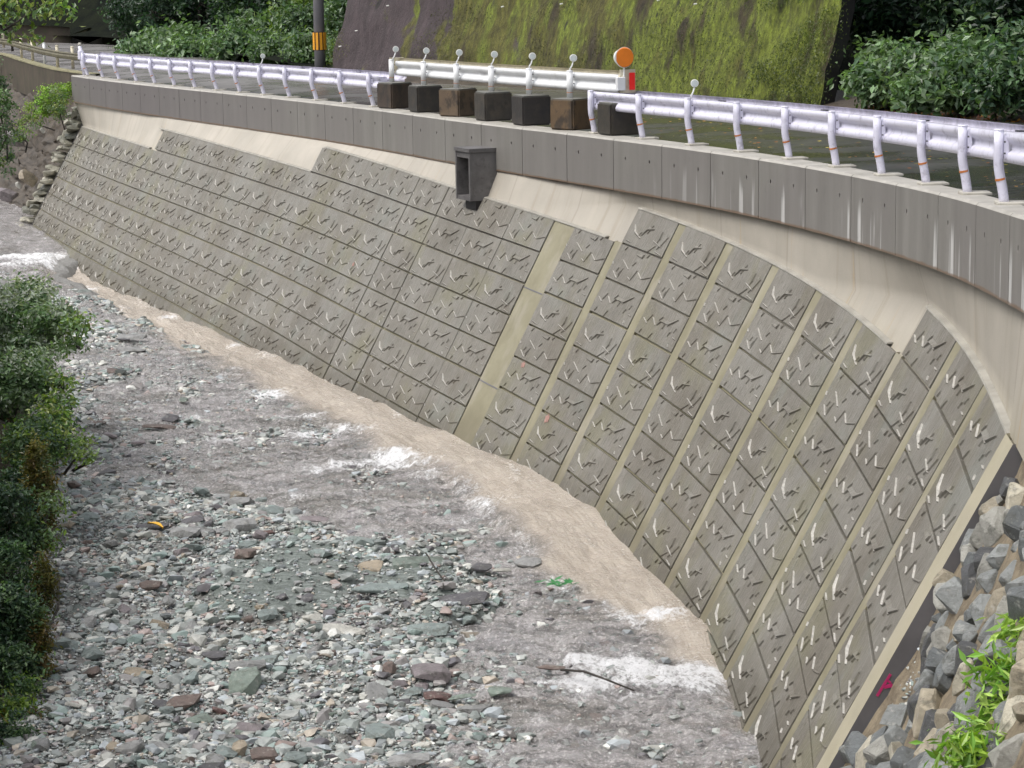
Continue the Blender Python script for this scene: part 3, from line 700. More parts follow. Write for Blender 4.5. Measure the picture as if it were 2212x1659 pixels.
def guardrail(ks_posts, kb0, kb1, label, root_k, delin):
    root = empty('guardrail', line_pt(root_k, 0), label, 'guardrail', 'lavender white guardrails on the parapet')
    for k in ks_posts:
        p, d, n = frame(k); sh = float(np.interp(k, [0, 12, 19, 30], [.15, .12, .075, .068]))
        path = [p + n * sh * f + Vector((0, 0, z)) for z, f in ((0, 0), (.08, .12), (.18, .36), (.28, .66), (.36, .88), (.44, 1), (.6, 1), (.775, 1))]
        post = child(new_obj('post', MB().tube(path, .053, 16).me('post', M['rail'], True)), root)
        cp = MB().tube([path[-1], path[-1] + Vector((0, 0, .012))], [.058, .05], 16); subchild(new_obj('post_cap', cp.me('post_cap', M['rail'])), post, root)
        q = p + n * sh * .66 + Vector((0, 0, .265)); ax = (path[4] - path[2]).normalized()
        bd = MB().tube([q - ax * .011, q + ax * .011], .0555, 16); subchild(new_obj('rust_band', bd.me('rust_band', M['orange_band'])), post, root)
        R = rotM(d); pad = MB().box(p + d * .02 - n * .08 + Vector((0, 0, .016)), .26, .34, .032, R, .008)
        child(new_obj('base_pad', pad.me('base_pad', M['kerbconc'])), root)
        br = MB().box(p + n * (sh - .075) + Vector((0, 0, .60)), .07, .05, .24, R); child(new_obj('bracket', br.me('bracket', M['rail'])), root)
        mbb = MB()
        for zz_, dd_ in ((.66, .1), (.66, -.1), (.54, .1)): c = p + d * dd_ + n * (sh - .085 + .03) + Vector((0, 0, zz_)); mbb.tube([c, c + n * .018], .011, 6)
        child(new_obj('bolt', mbb.me('bolt', M['bolt']), kind='stuff'), root)
    kk_ = np.arange(kb0, kb1 + .01, .2)
    seg = 2.0; a = kb0
    while a < kb1 - .05:
        b = min(a + seg, kb1); kk_ = np.linspace(a - .03, b, 12)
        sh = float(np.interp(a, [0, 12, 19, 30], [.15, .12, .075, .068]))
        ov = .003 * (round((a - kb0) / seg) % 2)
        beam('front_beam', kk_, sh - .115 + ov, .595, M['rail'], root)
        beam('rear_beam', kk_, sh - .72 - ov, .60, M['rail2'], root, -1.)
        mbb = MB()                                   # splice bolts
        for zz_ in (.70, .67, .63, .52, .49):
            for dk in (-.035, 0., .035):
                c = Vector(line_pt(a + .02 + dk, sh - .73, dz=zz_)); q = Vector(line_pt(a + .02 + dk, sh - .655, dz=zz_)); mbb.tube([c, q], .012, 6)
        child(new_obj('splice_bolts', mbb.me('splice_bolts', M['bolt']), kind='stuff'), root)
        mbs = MB()                                   # spacer between the two beams
        for kq in np.arange(a, b - .1, 1.):
            c, d, n = frame(kq, sh - .42, .60); mbs.box(c, .06, .5, .12, rotM(d))
        child(new_obj('spacer', mbs.me('spacer', M['rail'])), root)
        a = b
    for k in delin:
        sh = float(np.interp(k, [0, 12, 19, 30], [.15, .12, .075, .068])); delineator(k + .02, .77, root, sh - .05)
    return root
guardrail(list(range(0, 14)), -.3, 13.25, 'far lavender white guardrail left of the concrete block row', 6, [9])
guardrail(list(range(19, 33)), 18.9, 32.5, 'near lavender white guardrail with rust bands right of the orange disc', 25, [21])
extra = None
# paired first post of the far guardrail
# temporary rail on concrete blocks
TK = [13.44, 14.43, 15.45, 16.43, 17.38, 18.30, 19.30]
ROTZ = [.5, .05, .85, .03, .0, .72, .02]
BL_LABEL = ['dark brown concrete block under the farthest post of the temporary rail', 'black-faced concrete block second from the far end of the row', 'tan brown turned concrete block third from the far end of the row',
            'concrete block with a blackened near face in the middle of the row', 'blackest concrete block between a grey one and an orange-brown one', 'orange-brown stained concrete block beside the near guardrail end', 'black concrete block half hidden behind the near guardrail posts']
tr = empty('temporary_guardrail', line_pt(16, -.2, dz=.6), 'bright white temporary guardrail with round delineators standing on concrete blocks', 'guardrail')
for i, k in enumerate(TK):
    p, d, n = frame(k, -.2); R = rotM(d) @ Matrix.Rotation(ROTZ[i] * .55, 3, 'Z')
    bm = bmesh.new(); bmesh.ops.create_cube(bm, size=1); bmesh.ops.scale(bm, vec=(.60, .60, .58), verts=bm.verts)
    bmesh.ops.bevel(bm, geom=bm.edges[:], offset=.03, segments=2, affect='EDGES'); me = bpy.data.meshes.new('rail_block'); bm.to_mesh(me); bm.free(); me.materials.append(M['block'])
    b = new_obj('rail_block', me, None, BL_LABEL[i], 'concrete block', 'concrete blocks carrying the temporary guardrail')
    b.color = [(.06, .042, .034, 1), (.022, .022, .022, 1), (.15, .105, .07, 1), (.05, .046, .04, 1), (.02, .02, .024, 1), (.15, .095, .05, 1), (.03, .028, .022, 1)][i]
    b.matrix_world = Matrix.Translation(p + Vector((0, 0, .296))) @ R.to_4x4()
    if i < 6:
        q, d, n = frame(k + (.0 if i else -.05) - .04, -.2, .585)
        post = child(new_obj('post', MB().tube([q, q + Vector((0, 0, .50))], .06, 16).me('tpost', M['trail'], True)), tr)
        subchild(new_obj('post_cap', MB().tube([q + Vector((0, 0, .5)), q + Vector((0, 0, .515))], [.066, .055], 16).me('tcap', M['trail'])), post, tr)
        subchild(new_obj('rust_band', MB().tube([q + Vector((0, 0, .1)), q + Vector((0, 0, .108))], .0625, 16).me('tband', M['orange_band'])), post, tr)
        delineator(k - .03, 1.08, tr, -.2, .07, .07)
        mbb = MB()
        for zz_, dd_ in ((.98, .1), (.98, -.1), (.86, .1)): c = q + d * dd_ - n * .05 + Vector((0, 0, zz_ - .585)); mbb.tube([c, c + n * .02], .012, 6)
        child(new_obj('bolt', mbb.me('tbolt', M['bolt']), kind='stuff'), tr)
for a, b in ((13.35, 16.0), (15.97, 19.18)): beam('front_beam', np.linspace(a, b, 16), -.33, .90, M['trail'], tr)
for a, b in ((13.1, 16.0), (15.97, 19.6)): beam('rear_beam', np.linspace(a, min(b, 19.14), 16), -.56, .95, M['beige'], tr, -1.)
p, d, n = frame(13.1, -.60, .94); R = rotM(d)
child(new_obj('end_plate', MB().box(p + n * .08 - d * .02, .03, .34, .36, R, .005).me('end_plate', M['beige'])), tr)
p, d, n = frame(19.2, -.33, .90); child(new_obj('end_bracket', MB().box(p + Vector((0, 0, .0)), .1, .16, .24, rotM(d), .01).me('end_bracket', M['trail'])), tr)
p, d, n = frame(19.17, -.50, .94); child(new_obj('end_plate', MB().box(p, .03, .30, .42, rotM(d), .005).me('end_plate_near', M['beige'])), tr)
# red sheet and orange disc
rs = new_obj('red_reflector_plate', MB().box((0, 0, 0), .012, .11, .31).me('red_reflector_plate', M['red']), None, 'small bright red reflective plate on the near end of the white temporary guardrail', 'reflector')
pp, dd, nn = frame(19.19, -.56, .94); rs.matrix_world = Matrix.Translation(pp + dd * .025) @ rotM(dd).to_4x4()
od = empty('orange_marker_disc', (0, 0, 0), 'round orange warning disc with pale rim above the red plate', 'marker')
pp, dd, nn = frame(19.18, -.42, 1.37); od.location = pp - Vector((0, 0, .35))
child(new_obj('stalk', MB().tube([pp - Vector((0, 0, .35)), pp], .018, 8).me('stalk', M['white'])), od)
ax = (dd * 1. + nn * .12).normalized()
child(new_obj('orange_lens', MB().tube([pp + ax * .02, pp + ax * .05], [.18, .165], 28).me('orange_lens', M['orange'])), od)
child(new_obj('housing', MB().tube([pp - ax * .14 + nn * .03, pp + ax * .02], [.135, .188], 28).me('disc_housing', M['white'])), od)

# ------------------------------------------------------------------ drain outlet hood on the wall
outl = empty('drain_outlet', line_pt(16.6, opar(17), dz=-1.), 'dark open concrete drain hood jutting from the parapet above the block wall', 'drain outlet')
A, d, n = frame(16.77, opar(17) - .02, -.52); B, _, _ = frame(17.15, opar(17) - .02, -.52)
dirx = (B - A); ln = dirx.length; dirx.normalize(); nx = Vector((0, 0, 1)).cross(dirx); nx = nx if nx.dot(n) > 0 else -nx
def box_pts(x0, x1, o0, o1, z0, z1): return [A + dirx * x + nx * o + Vector((0, 0, z)) for z in (z0, z1) for o in (o0, o1) for x in (x0, x1)]
BXF = [(0, 1, 3, 2), (4, 6, 7, 5), (0, 4, 5, 1), (1, 5, 7, 3), (3, 7, 6, 2), (2, 6, 4, 0)]
OW = .58
for nm, a_ in (('top_slab', (-.02, ln + .02, 0, OW + .02, -.001, .07)), ('side_wall', (0, .07, 0, OW, -.96, -.002)), ('side_wall', (ln - .07, ln, 0, OW, -.96, -.002)), ('bottom_slab', (.071, ln - .071, 0, OW - .01, -.96, -.88)), ('back_wall', (.071, ln - .071, 0, .05, -.879, -.003)), ('lip', (.071, ln - .071, OW - .08, OW - .012, -.12, -.003))):
    child(new_obj(nm, mesh(nm, box_pts(*a_), BXF, M['dark'] if nm == 'back_wall' else M['outlet'])), outl)
child(new_obj('wet_stain_block', mesh('outlet_foot', box_pts(ln * .3, ln - .02, .02, OW - .12, -1.14, -.962), BXF, M['dark'])), outl)

# ------------------------------------------------------------------ river: bed, water
def bank_x(y):   # foot of the left bank
    return np.interp(y, [10, 25, 28.6, 34, 40, 48, 58, 66, 72, 78, 84, 100, 140], [-5.0, -5.7, -6.25, -6.9, -7.8, -9.2, -11.0, -14.8, -19.5, -26, -32, -42, -60])
def wall_x(y, z=-9.0): 
    ks_ = np.arange(-1, 37, .25); Q = np.array([wall_pt(k_, z) for k_ in ks_]); o_ = np.argsort(Q[:, 1]); return np.interp(y, Q[o_, 1], Q[o_, 0])
def chan_x(y):   # left limit of the fast muddy channel
    pts = [atz(*p, -8.8) for p in ((1700, 1655), (1560, 1470), (1380, 1330), (1240, 1265), (1150, 1190), (1080, 1120), (990, 1050), (900, 1000), (800, 950), (700, 885), (560, 830), (460, 780), (380, 730), (270, 680), (180, 620), (100, 580))]
    pts = sorted([(p[1], p[0]) for p in pts]); return np.interp(y, [a for a, b in pts], [b for a, b in pts])
def grav_x(y):
    pts = sorted([(p[1], p[0]) for p in [atz(*q, -8.85) for q in ((960, 1655), (970, 1560), (1010, 1400), (1090, 1290), (1085, 1240), (900, 1190), (700, 1125), (560, 1085), (400, 1060), (250, 1040), (120, 1025))]])
    return np.interp(y, [a for a, b in pts], [b for a, b in pts])
ys = [12.]
while ys[-1] < 100: ys.append(ys[-1] + max(.055, ys[-1] * .0028))
ys = np.array(ys); nx_ = 250; U = np.linspace(0, 1, nx_)
BX = bank_x(ys) - 1.2 ; WX = wall_x(ys) + 1.1
X = BX[:, None] + (WX - BX)[:, None] * U[None, :]; Yg = np.repeat(ys[:, None], nx_, 1)
CH = chan_x(ys)[:, None]
wig = (fbm(X * .9, Yg * .9, 3, 40) - .5) * 1.1
ch = sstep(-.55, .35, X - CH - wig * .8)
zb = zwall_water(ys)[:, None] * ch + (1 - ch) * (-8.83)
flow = fbm(X * 1.9, Yg * .8, 5, 50, .6) - .5
rip = fbm(X * 5.5 + flow * 2, Yg * 3.0, 4, 60, .62) - .5
ridg = 1 - abs(2 * fbm(X * 2.6, Yg * 1.7, 4, 70, .6) - 1)
Zw = zb + flow * (.16 * (1 - ch) + .15 * ch) + rip * (.13 * (1 - ch) + .075 * ch) + (ridg - .8) * .08
edge = sstep(.5, 0., (WX[:, None] - 1.1) - X); Zw = Zw * (1 - edge * .7) + (zb + .02) * edge * .7 + edge * (vnoise(X * 0, Yg * 1.4, 77) - .4) * .07
# riffle level: drops under the gravel towards the near left bar
bar = sstep(-1.3, 1.2, grav_x(ys)[:, None] + wig - X) * sstep(42, 37.5, Yg); Zw -= bar * .10
foam = np.zeros_like(X)
def patch(px, py, rx, ry, amt=1.):
    global foam
    c = atz(px, py, -8.8); s = F / c[1]; fx = (X - c[0]) / (rx / s); fy = (Yg - c[1]) / (ry / s * c[1] / 9.3)
    foam = np.maximum(foam, amt * np.exp(-(fx**2 + fy**2)))
for a in ((1420, 1455, 170, 38, 1.), (1300, 1470, 90, 20, 1.), (1500, 1470, 60, 30, 1.), (1420, 1325, 60, 16, 1.), (1400, 1330, 90, 30, .55), (850, 998, 80, 14, 1.), (700, 1010, 90, 12, .8), (690, 935, 60, 12, .85), (590, 850, 50, 13, .9), (500, 945, 60, 9, .7), (640, 1070, 60, 8, .5),
          (40, 553, 110, 9, 1.), (60, 566, 90, 12, .8), (190, 600, 26, 9, .9), (360, 672, 26, 9, .7), (500, 735, 20, 8, .6), (740, 930, 60, 14, .8), (930, 1030, 60, 14, .7), (1080, 1090, 70, 20, .5), (1200, 1400, 90, 20, .45), (300, 640, 60, 20, .3), (1050, 1480, 40, 12, .6), (1130, 1540, 60, 16, .4), (1300, 1600, 130, 12, .45), (1240, 1420, 60, 14, .9), (1330, 1430, 70, 16, .8), (1470, 1435, 40, 20, .9), (1350, 1495, 120, 8, .7), (1200, 1470, 60, 8, .6), (860, 1010, 130, 6, .9), (760, 1000, 70, 5, .8), (560, 930, 80, 4, .7), (640, 900, 50, 4, .7), (420, 900, 60, 4, .5), (800, 1080, 90, 5, .5), (980, 1120, 80, 5, .5)): patch(*a)
foam += edge * .22 + (1 - ch) * .34 * sstep(.48, .68, fbm(X * 1.6, Yg * .9, 4, 90)) + (1 - ch) * .02
foam += 1.9 * ch * (1 - ch) * sstep(.47, .66, fbm(X * 1.3, Yg * .8, 4, 95)) + .30 * ch * sstep(.62, .74, fbm(X * 1.8, Yg * .55, 4, 97))
foam += np.clip(ridg - .86, 0, 1) * 1.1 * (1 - ch)
Zw += ch * (fbm((WX[:, None] - X) * 1.5, Yg * .55, 4, 99) - .5) * .16 * (1 - edge * .6)
Zw += foam * .035 * (vnoise(X * 9, Yg * 7, 33))
colw = np.stack([ch, np.clip(foam, 0, 1), bar], -1).reshape(-1, 3)
new_obj('river_water', mesh('river_water', np.stack([X, Yg, Zw], -1).reshape(-1, 3), grid_faces(len(ys), nx_), M['water'], True, col=colw, uv=np.stack([WX[:, None] - X, Yg], -1).reshape(-1, 2)), kind='structure')
_lc = [atz(620, 1262, -8.8), atz(900, 1235, -8.8), atz(980, 1290, -8.8)]
def ledge_mask(x, y):
    m = 0
    for c, rx, ry in zip(_lc, (1.25, .95, .7), (2.3, 1.9, 1.4)): m = np.maximum(m, 1 - ((x - c[0]) / rx)**2 - ((y - c[1]) / ry)**2)
    return sstep(0., .45, m + (fbm(x * 2, y * 2, 3, 720) - .5) * .9)
def bedz(x, y):
    c_ = chan_x(y); b = sstep(-1.3, 1.2, grav_x(y) + (fbm(x * .9, y * .9, 3, 40) - .5) * 1.1 - x) * sstep(42, 37.5, y); nearb = sstep(2.2, 0, x - bank_x(y)) * .16
    lm = ledge_mask(x, y); st_ = 1 - abs(2 * vnoise(x * .9 + y * .35, y * 4.6 - x * 1.2, 730) - 1); st2 = vnoise(x * 2.2, y * 9 - x * 2, 731)
    return lm * (.07 + .10 * st_ + .05 * st2) - 9.00 - .5 * sstep(.3, 1.0, x - c_) + b * .14 + nearb + (fbm(x * .6, y * .45, 4, 120) - .5) * .30 + (fbm(x * 2.6, y * 2.2, 3, 130) - .5) * .09
Zb = bedz(X, Yg)
new_obj('river_bed', mesh('river_bed', np.stack([X, Yg, Zb], -1).reshape(-1, 3), grid_faces(len(ys), nx_), M['gravelbed'], False, col=np.repeat(ledge_mask(X, Yg).reshape(-1, 1), 3, 1)), kind='structure')

# stones
def hull(n, sx, sy, sz, seed, boxy=.6):
    r = np.random.default_rng(seed); P = r.normal(size=(n, 3)); P /= np.linalg.norm(P, axis=1)[:, None]
    P = P * (1 - boxy) + np.clip(P * 1.6, -1, 1) * boxy; P *= np.array([sx, sy, sz]) * .5
    bm = bmesh.new(); [bm.verts.new(p) for p in P]; bmesh.ops.convex_hull(bm, input=bm.verts)
    bmesh.ops.delete(bm, geom=[v for v in bm.verts if not v.link_faces], context='VERTS')
    bmesh.ops.triangulate(bm, faces=bm.faces); bm.verts.index_update()
    V = np.array([v.co[:] for v in bm.verts]); Fc = np.array([[v.index for v in f.verts] for f in bm.faces]); bm.free(); return V, Fc
PEB = [hull(16, 1, .78, .48, 100 + i, .34) for i in range(26)]
PAL = np.array([(.15, .165, .155), (.20, .215, .205), (.25, .26, .245), (.12, .13, .13), (.18, .17, .165), (.30, .30, .275), (.16, .20, .185), (.22, .175, .16), (.19, .15, .135), (.25, .22, .18), (.42, .42, .39), (.09, .085, .09), (.24, .26, .27)])
PW = np.array([15, 18, 16, 6, 10, 11, 11, 3, 2, 5, 4, 4, 8.]); PW /= PW.sum()
def scatter(name, xs, ys_, zs, sz, mat, seed):
    r = np.random.default_rng(seed); AV = []; AF = []; AC = []; off = 0; pick = r.integers(0, len(PEB), len(xs))
    for v in range(len(PEB)):
        I = np.where(pick == v)[0]
        if not len(I): continue
        Vv, Fv = PEB[v]; n = len(I); a = r.uniform(0, 2 * math.pi, n); tx = r.normal(0, .28, n); ty = r.normal(0, .28, n)
        ca, sa = np.cos(a), np.sin(a); one = np.ones(n); zero = np.zeros(n)
        Rz = np.stack([np.stack([ca, -sa, zero], -1), np.stack([sa, ca, zero], -1), np.stack([zero, zero, one], -1)], 1)
        Rx = np.stack([np.stack([one, zero, zero], -1), np.stack([zero, np.cos(tx), -np.sin(tx)], -1), np.stack([zero, np.sin(tx), np.cos(tx)], -1)], 1)
        Q = np.einsum('nij,njk,vk->nvi', Rx, Rz, Vv) * (sz[I] * 1.)[:, None, None] * np.array([1, 1, 1.])
        Q += np.stack([xs[I], ys_[I], zs[I]], -1)[:, None, :]
        AV.append(Q.reshape(-1, 3)); AF.append((Fv[None] + (np.arange(n) * len(Vv))[:, None, None] + off).reshape(-1, 3)); off += n * len(Vv)
        c = PAL[r.choice(len(PAL), n, p=PW)] * r.uniform(1.0, 1.65, (n, 1)); AC.append(np.repeat(c, len(Vv), 0))
    return mesh(name, np.vstack(AV), np.vstack(AF), mat, col=np.vstack(AC))
nP = 46000; r = np.random.default_rng(5)
py = 23.5 + r.uniform(0, 1, nP)**1.35 * 30; bx = bank_x(py); cx = chan_x(py); px = bx - .3 + r.uniform(0, 1, nP)**1.0 * (cx + .9 - bx)
dens = sstep(1.5, -1.0, px - grav_x(py)) * sstep(43, 38, py) + .10 * sstep(60, 40, py) * sstep(-.3, -1.5, px - cx)
kp = r.uniform(0, 1, nP) < dens + .06; kp &= r.uniform(0, 1, nP) > ledge_mask(px, py) * .78; px, py = px[kp], py[kp]; sz = np.exp(r.normal(math.log(.085), .42, len(px))); sz = np.clip(sz, .035, .30)
new_obj('gravel', scatter('gravel', px, py, bedz(px, py) + sz * .16, sz, M['rock'], 6), kind='stuff')
nP = 42000; py = 23.5 + r.uniform(0, 1, nP)**1.2 * 16; bx = bank_x(py); px = bx - .3 + r.uniform(0, 1, nP) * (grav_x(py) - bx)
sz = r.uniform(.02, .055, nP); kp = r.uniform(0, 1, nP) > ledge_mask(px, py) * .8; px, py, sz = px[kp], py[kp], sz[kp]; new_obj('fine_gravel', scatter('fine_gravel', px, py, bedz(px, py) + sz * .4, sz, M['rock'], 8), kind='stuff')
nP = 34000; py = 23.5 + r.uniform(0, 1, nP)**1.2 * 40; px = bank_x(py) + r.uniform(0, 1, nP) * (chan_x(py) + .3 - bank_x(py)); kp = (px > grav_x(py) - 1.2) | (py > 37); px, py = px[kp], py[kp]
sz = np.clip(np.exp(r.normal(math.log(.09), .45, len(px))), .035, .3)
new_obj('sunken_stones', scatter('sunken_stones', px, py, bedz(px, py) + sz * .1, sz, M['rock'], 19), kind='stuff')
nP = 26000; py = 24 + r.uniform(0, 1, nP)**1.1 * 44; px = bank_x(py) + r.uniform(0, 1, nP) * (chan_x(py) - .2 - bank_x(py))
nz_ = fbm(px * .8, py * .6, 4, 610); kp = (px > grav_x(py) - .6) | (py > 38.5); kp &= r.uniform(0, 1, nP) < sstep(.42, .64, nz_) * (.8 - .6 * sstep(34, 28, py) * sstep(.5, 2, px - grav_x(py))); px, py = px[kp], py[kp]
sz = np.clip(np.exp(r.normal(math.log(.075), .45, len(px))), .03, .26)
new_obj('riffle_stones', scatter('riffle_stones', px, py, -8.83 - sz * .12 + r.uniform(-.03, .02, len(px)), sz, M['rock'], 16), kind='stuff')
# individual stones
SL = [hull(22, 1, .66, .40, 300 + i, .6) for i in range(14)]; SLM = [mesh('stone_shape', v, f, M['srock']) for v, f in SL]
CN = {'teal': (.19, .225, .215), 'grey': (.25, .25, .245), 'dark': (.09, .086, .092), 'brown': (.135, .10, .085), 'pale': (.42, .41, .37), 'mauve': (.18, .155, .16), 'tan': (.27, .225, .165), 'red': (.11, .062, .055), 'green': (.16, .195, .165)}
def stone(px, py, w, h, c, label=None, ang=0., group=None, tilt=.12, zz=None, mi=None, cat='stone'):
    z = -8.83 if zz is None else zz
    p = atz(px, py, z); s = F / p[1] ; Lx = w / s; D = h / s / .30 * .62
    o = new_obj('stone', SLM[random.randrange(14) if mi is None else mi], None, label, cat, group)
    zb_ = float(bedz(np.array(p[0]), np.array(p[1])))
    o.location = (p[0], p[1], max(z + (.05 if p[0] > float(grav_x(p[1])) - .4 or p[1] > 39 else 0.), zb_ + .02) + .03)
    o.rotation_euler = (random.gauss(0, tilt), random.gauss(0, tilt), ang + random.gauss(0, .12)); o.scale = (Lx * 1.12, max(D, Lx * .55) * 1.1, max(h / s * 1.25, .09))
    cc = np.array(CN[c]) * random.uniform(.85, 1.15); o.color = (*cc, 1); return o
for a in [
    (285, 735, 60, 18, 'grey', 'upper flat blue-grey slab in the riffle beside the left bush'), (280, 762, 66, 17, 'grey', 'lower pale blue-grey slab in the riffle beside the left bush'),
    (265, 740, 30, 10, 'dark', 'dark stone edge at the left of the blue-grey slabs'), (245, 810, 26, 18, 'brown', 'small brown pointed stone standing in the riffle below the slabs'),
    (368, 912, 34, 26, 'dark', 'dark triangular stone peak standing in the shallow riffle'), (345, 930, 70, 14, 'brown', 'low brown stones at the foot of the dark triangular peak'),
    (212, 922, 34, 20, 'brown', 'square brown stone standing left of the dark triangular peak'), (397, 872, 18, 16, 'green', 'small dark green lump alone in the middle of the riffle'),
    (300, 965, 32, 14, 'mauve', 'small purple-grey stone below the brown stones in the riffle'), (240, 957, 28, 15, 'mauve', 'purple-grey stone near the bush, left of another one'),
    (330, 1152, 66, 30, 'dark', 'dark purple slab just below the yellow leaf'), (360, 1137, 30, 18, 'pale', 'pale stone just right of the yellow leaf'), (378, 1158, 32, 22, 'grey', 'pale grey angular stone right of the dark purple slab'),
    (434, 1160, 60, 20, 'grey', 'long pale grey slab at the upper edge of the gravel'), (410, 1187, 52, 34, 'teal', 'round-shouldered blue-grey boulder in the upper gravel'), (478, 1157, 30, 26, 'grey', 'grey cube-like stone at the upper edge of the gravel'),
    (325, 1268, 50, 26, 'brown', 'rust brown stone with a white pebble at its side'), (364, 1302, 26, 30, 'grey', 'upright pale grey stone in the left gravel'), (433, 1320, 34, 22, 'teal', 'pale aqua stone in the middle gravel'),
    (822, 1292, 118, 34, 'teal', 'large flat pale teal slab lying in the middle of the bar'), (985, 1318, 140, 30, 'dark', 'long dark purple log-shaped slab near the water edge'), (905, 1235, 110, 40, 'green', 'long greenish slab pointing up at the water edge'),
    (800, 1245, 54, 36, 'tan', 'tan angular stone beside the large teal slab'), (1040, 1237, 44, 32, 'dark', 'dark upright stone beside the white pebble at the water edge'), (1085, 1243, 40, 15, 'pale', 'white oval pebble between the dark stones at the water edge'),
    (1140, 1225, 56, 34, 'grey', 'grey stone group nearest the muddy channel'), (925, 1370, 90, 36, 'teal', 'pale teal slab below the long dark slab'), (742, 1372, 90, 36, 'pale', 'pale flat slab with a tan face in the middle of the bar'),
    (930, 1468, 84, 66, 'mauve', 'largest rounded grey-purple boulder on the near bar'), (945, 1518, 58, 34, 'red', 'dark maroon stone at the foot of the rounded boulder'), (995, 1518, 66, 20, 'green', 'pale green slab right of the maroon stone'),
    (893, 1497, 40, 36, 'teal', 'small square teal stone left of the rounded boulder'), (848, 1525, 76, 34, 'dark', 'dark brown slab left of the maroon stone'), (463, 1427, 52, 42, 'dark', 'dark blocky slate boulder in the left gravel'),
    (570, 1438, 58, 26, 'teal', 'angular teal slab right of the dark slate boulder'), (535, 1452, 80, 40, 'grey', 'broad tan-grey slab under the angular teal slab'), (535, 1575, 66, 40, 'mauve', 'tilted purple-grey wedge in the near gravel'),
    (300, 1462, 62, 36, 'tan', 'tan broken slab in the left gravel'), (360, 1530, 66, 30, 'dark', 'low dark stone in the near left gravel'), (820, 1590, 60, 60, 'teal', 'big square blue-grey block near the bottom edge'),
    (490, 1640, 46, 40, 'teal', 'aqua stone cut by the bottom edge'), (570, 1640, 60, 36, 'brown', 'brown stone cut by the bottom edge'), (640, 1642, 50, 36, 'teal', 'pale teal stone at the bottom edge beside the brown one'),
    (885, 1655, 90, 34, 'grey', 'wide blue-grey stone at the bottom edge'), (262, 1605, 44, 20, 'teal', 'flat teal slab in the near left corner gravel'), (345, 1625, 44, 24, 'grey', 'grey stone left of the small upright white chip'),
    (1080, 1505, 50, 26, 'green', 'olive green stone sunk in the riffle right of the pale green slab'), (1190, 1455, 60, 16, 'brown', 'brown stone under the leaning twig by the white foam'), 
    (680, 1130, 60, 24, 'mauve', 'purple-grey stone where the gravel meets the riffle')]:
    stone(*a, tilt=.1)
r = np.random.default_rng(77); nn_ = 0
while nn_ < 235:
    y = 24.5 + r.uniform()**1.3 * 16; x = r.uniform(bank_x(y) + .2, grav_x(y) + .5); w = math.exp(r.normal(math.log(.22), .34))
    c = list(CN)[r.choice(len(CN), p=[.32, .30, .06, .06, .07, .05, .05, .01, .08])]
    o = new_obj('stone', SLM[r.integers(14)], None, 'wet angular slate or gravel stone lying on the shallow river bar', 'stone', 'loose stones scattered over the river bar')
    z = float(bedz(np.array(x), np.array(y))); o.location = (x, y, z + w * .13); o.rotation_euler = (r.normal(0, .2), r.normal(0, .2), r.uniform(0, 6.28))
    o.scale = (w, w * r.uniform(.8, 1.3), w * r.uniform(.7, 1.2)); o.color = (*(np.array(CN[c]) * r.uniform(.8, 1.25)), 1); nn_ += 1
# leaf, debris, twigs
def leafshape(name, c, w, l, ang, mat, label, cat, curl=.02):
    mb = MB(); n = 6; V = []
    for i in range(n + 1):
        t = i / n; ww = math.sin(math.pi * min(max(t, .02), .98)) * w / 2
        for s_ in (-1, 0, 1): V.append((s_ * ww, (t - .5) * l, curl * (abs(s_) * .8 + math.sin(t * 4) * .6)))
    me = mesh(name, V, grid_faces(n + 1, 3), mat, True); o = new_obj(name, me, None, label, cat); o.location = c; o.rotation_euler = (.25, .1, ang); return o
M['yleaf'] = plain('yellow_leaf', (.75, .42, .03), .4, .2, 10); M['gleaf'] = plain('green_leaf_debris', (.03, .2, .05), .4, .4, 10)
leafshape('yellow_leaf', atz(335, 1136, -8.66), .13, .3, 1.1, M['yleaf'], 'single bright yellow leaf lying on the gravel above the dark purple slab', 'leaf', .04)
gd = empty('leafy_sprig', atz(1204, 1262, -8.70), 'sprig of bright green leaves stranded at the edge of the muddy channel', 'plant debris')
mb = MB()
for i in range(26):
    c = Vector(gd.location) + Vector((random.uniform(-.26, .26), random.uniform(-.2, .2), random.uniform(0, .07))); a = random.uniform(0, 6.3); u = Vector((math.cos(a), math.sin(a), random.uniform(-.2, .4))) * .09; v = Vector((-math.sin(a), math.cos(a), .1)) * .03
    mb.add([c - u, c + v, c + u, c - v], [(0, 1, 2, 3)])
child(new_obj('leaves', mb.me('sprig_leaves', M['gleaf'])), gd)
def twig(pts, r0, label):
    P = [atz(a, b, z) for a, b, z in pts]; me = MB().tube(P, [r0 * (1 - .6 * i / len(P)) for i in range(len(P))], 6).me('twig', M['bark'], True); new_obj('driftwood_twig', me, None, label, 'twig')
twig([(1212, 1447, -8.7), (1260, 1450, -8.62), (1310, 1468, -8.6), (1370, 1492, -8.66)], .018, 'bent dark branch lying across the riffle below the white foam')
twig([(1220 - 300, 1195, -8.66), (945, 1235, -8.62), (965, 1262, -8.66)], .015, 'thin dark twig leaning on the long greenish slab')

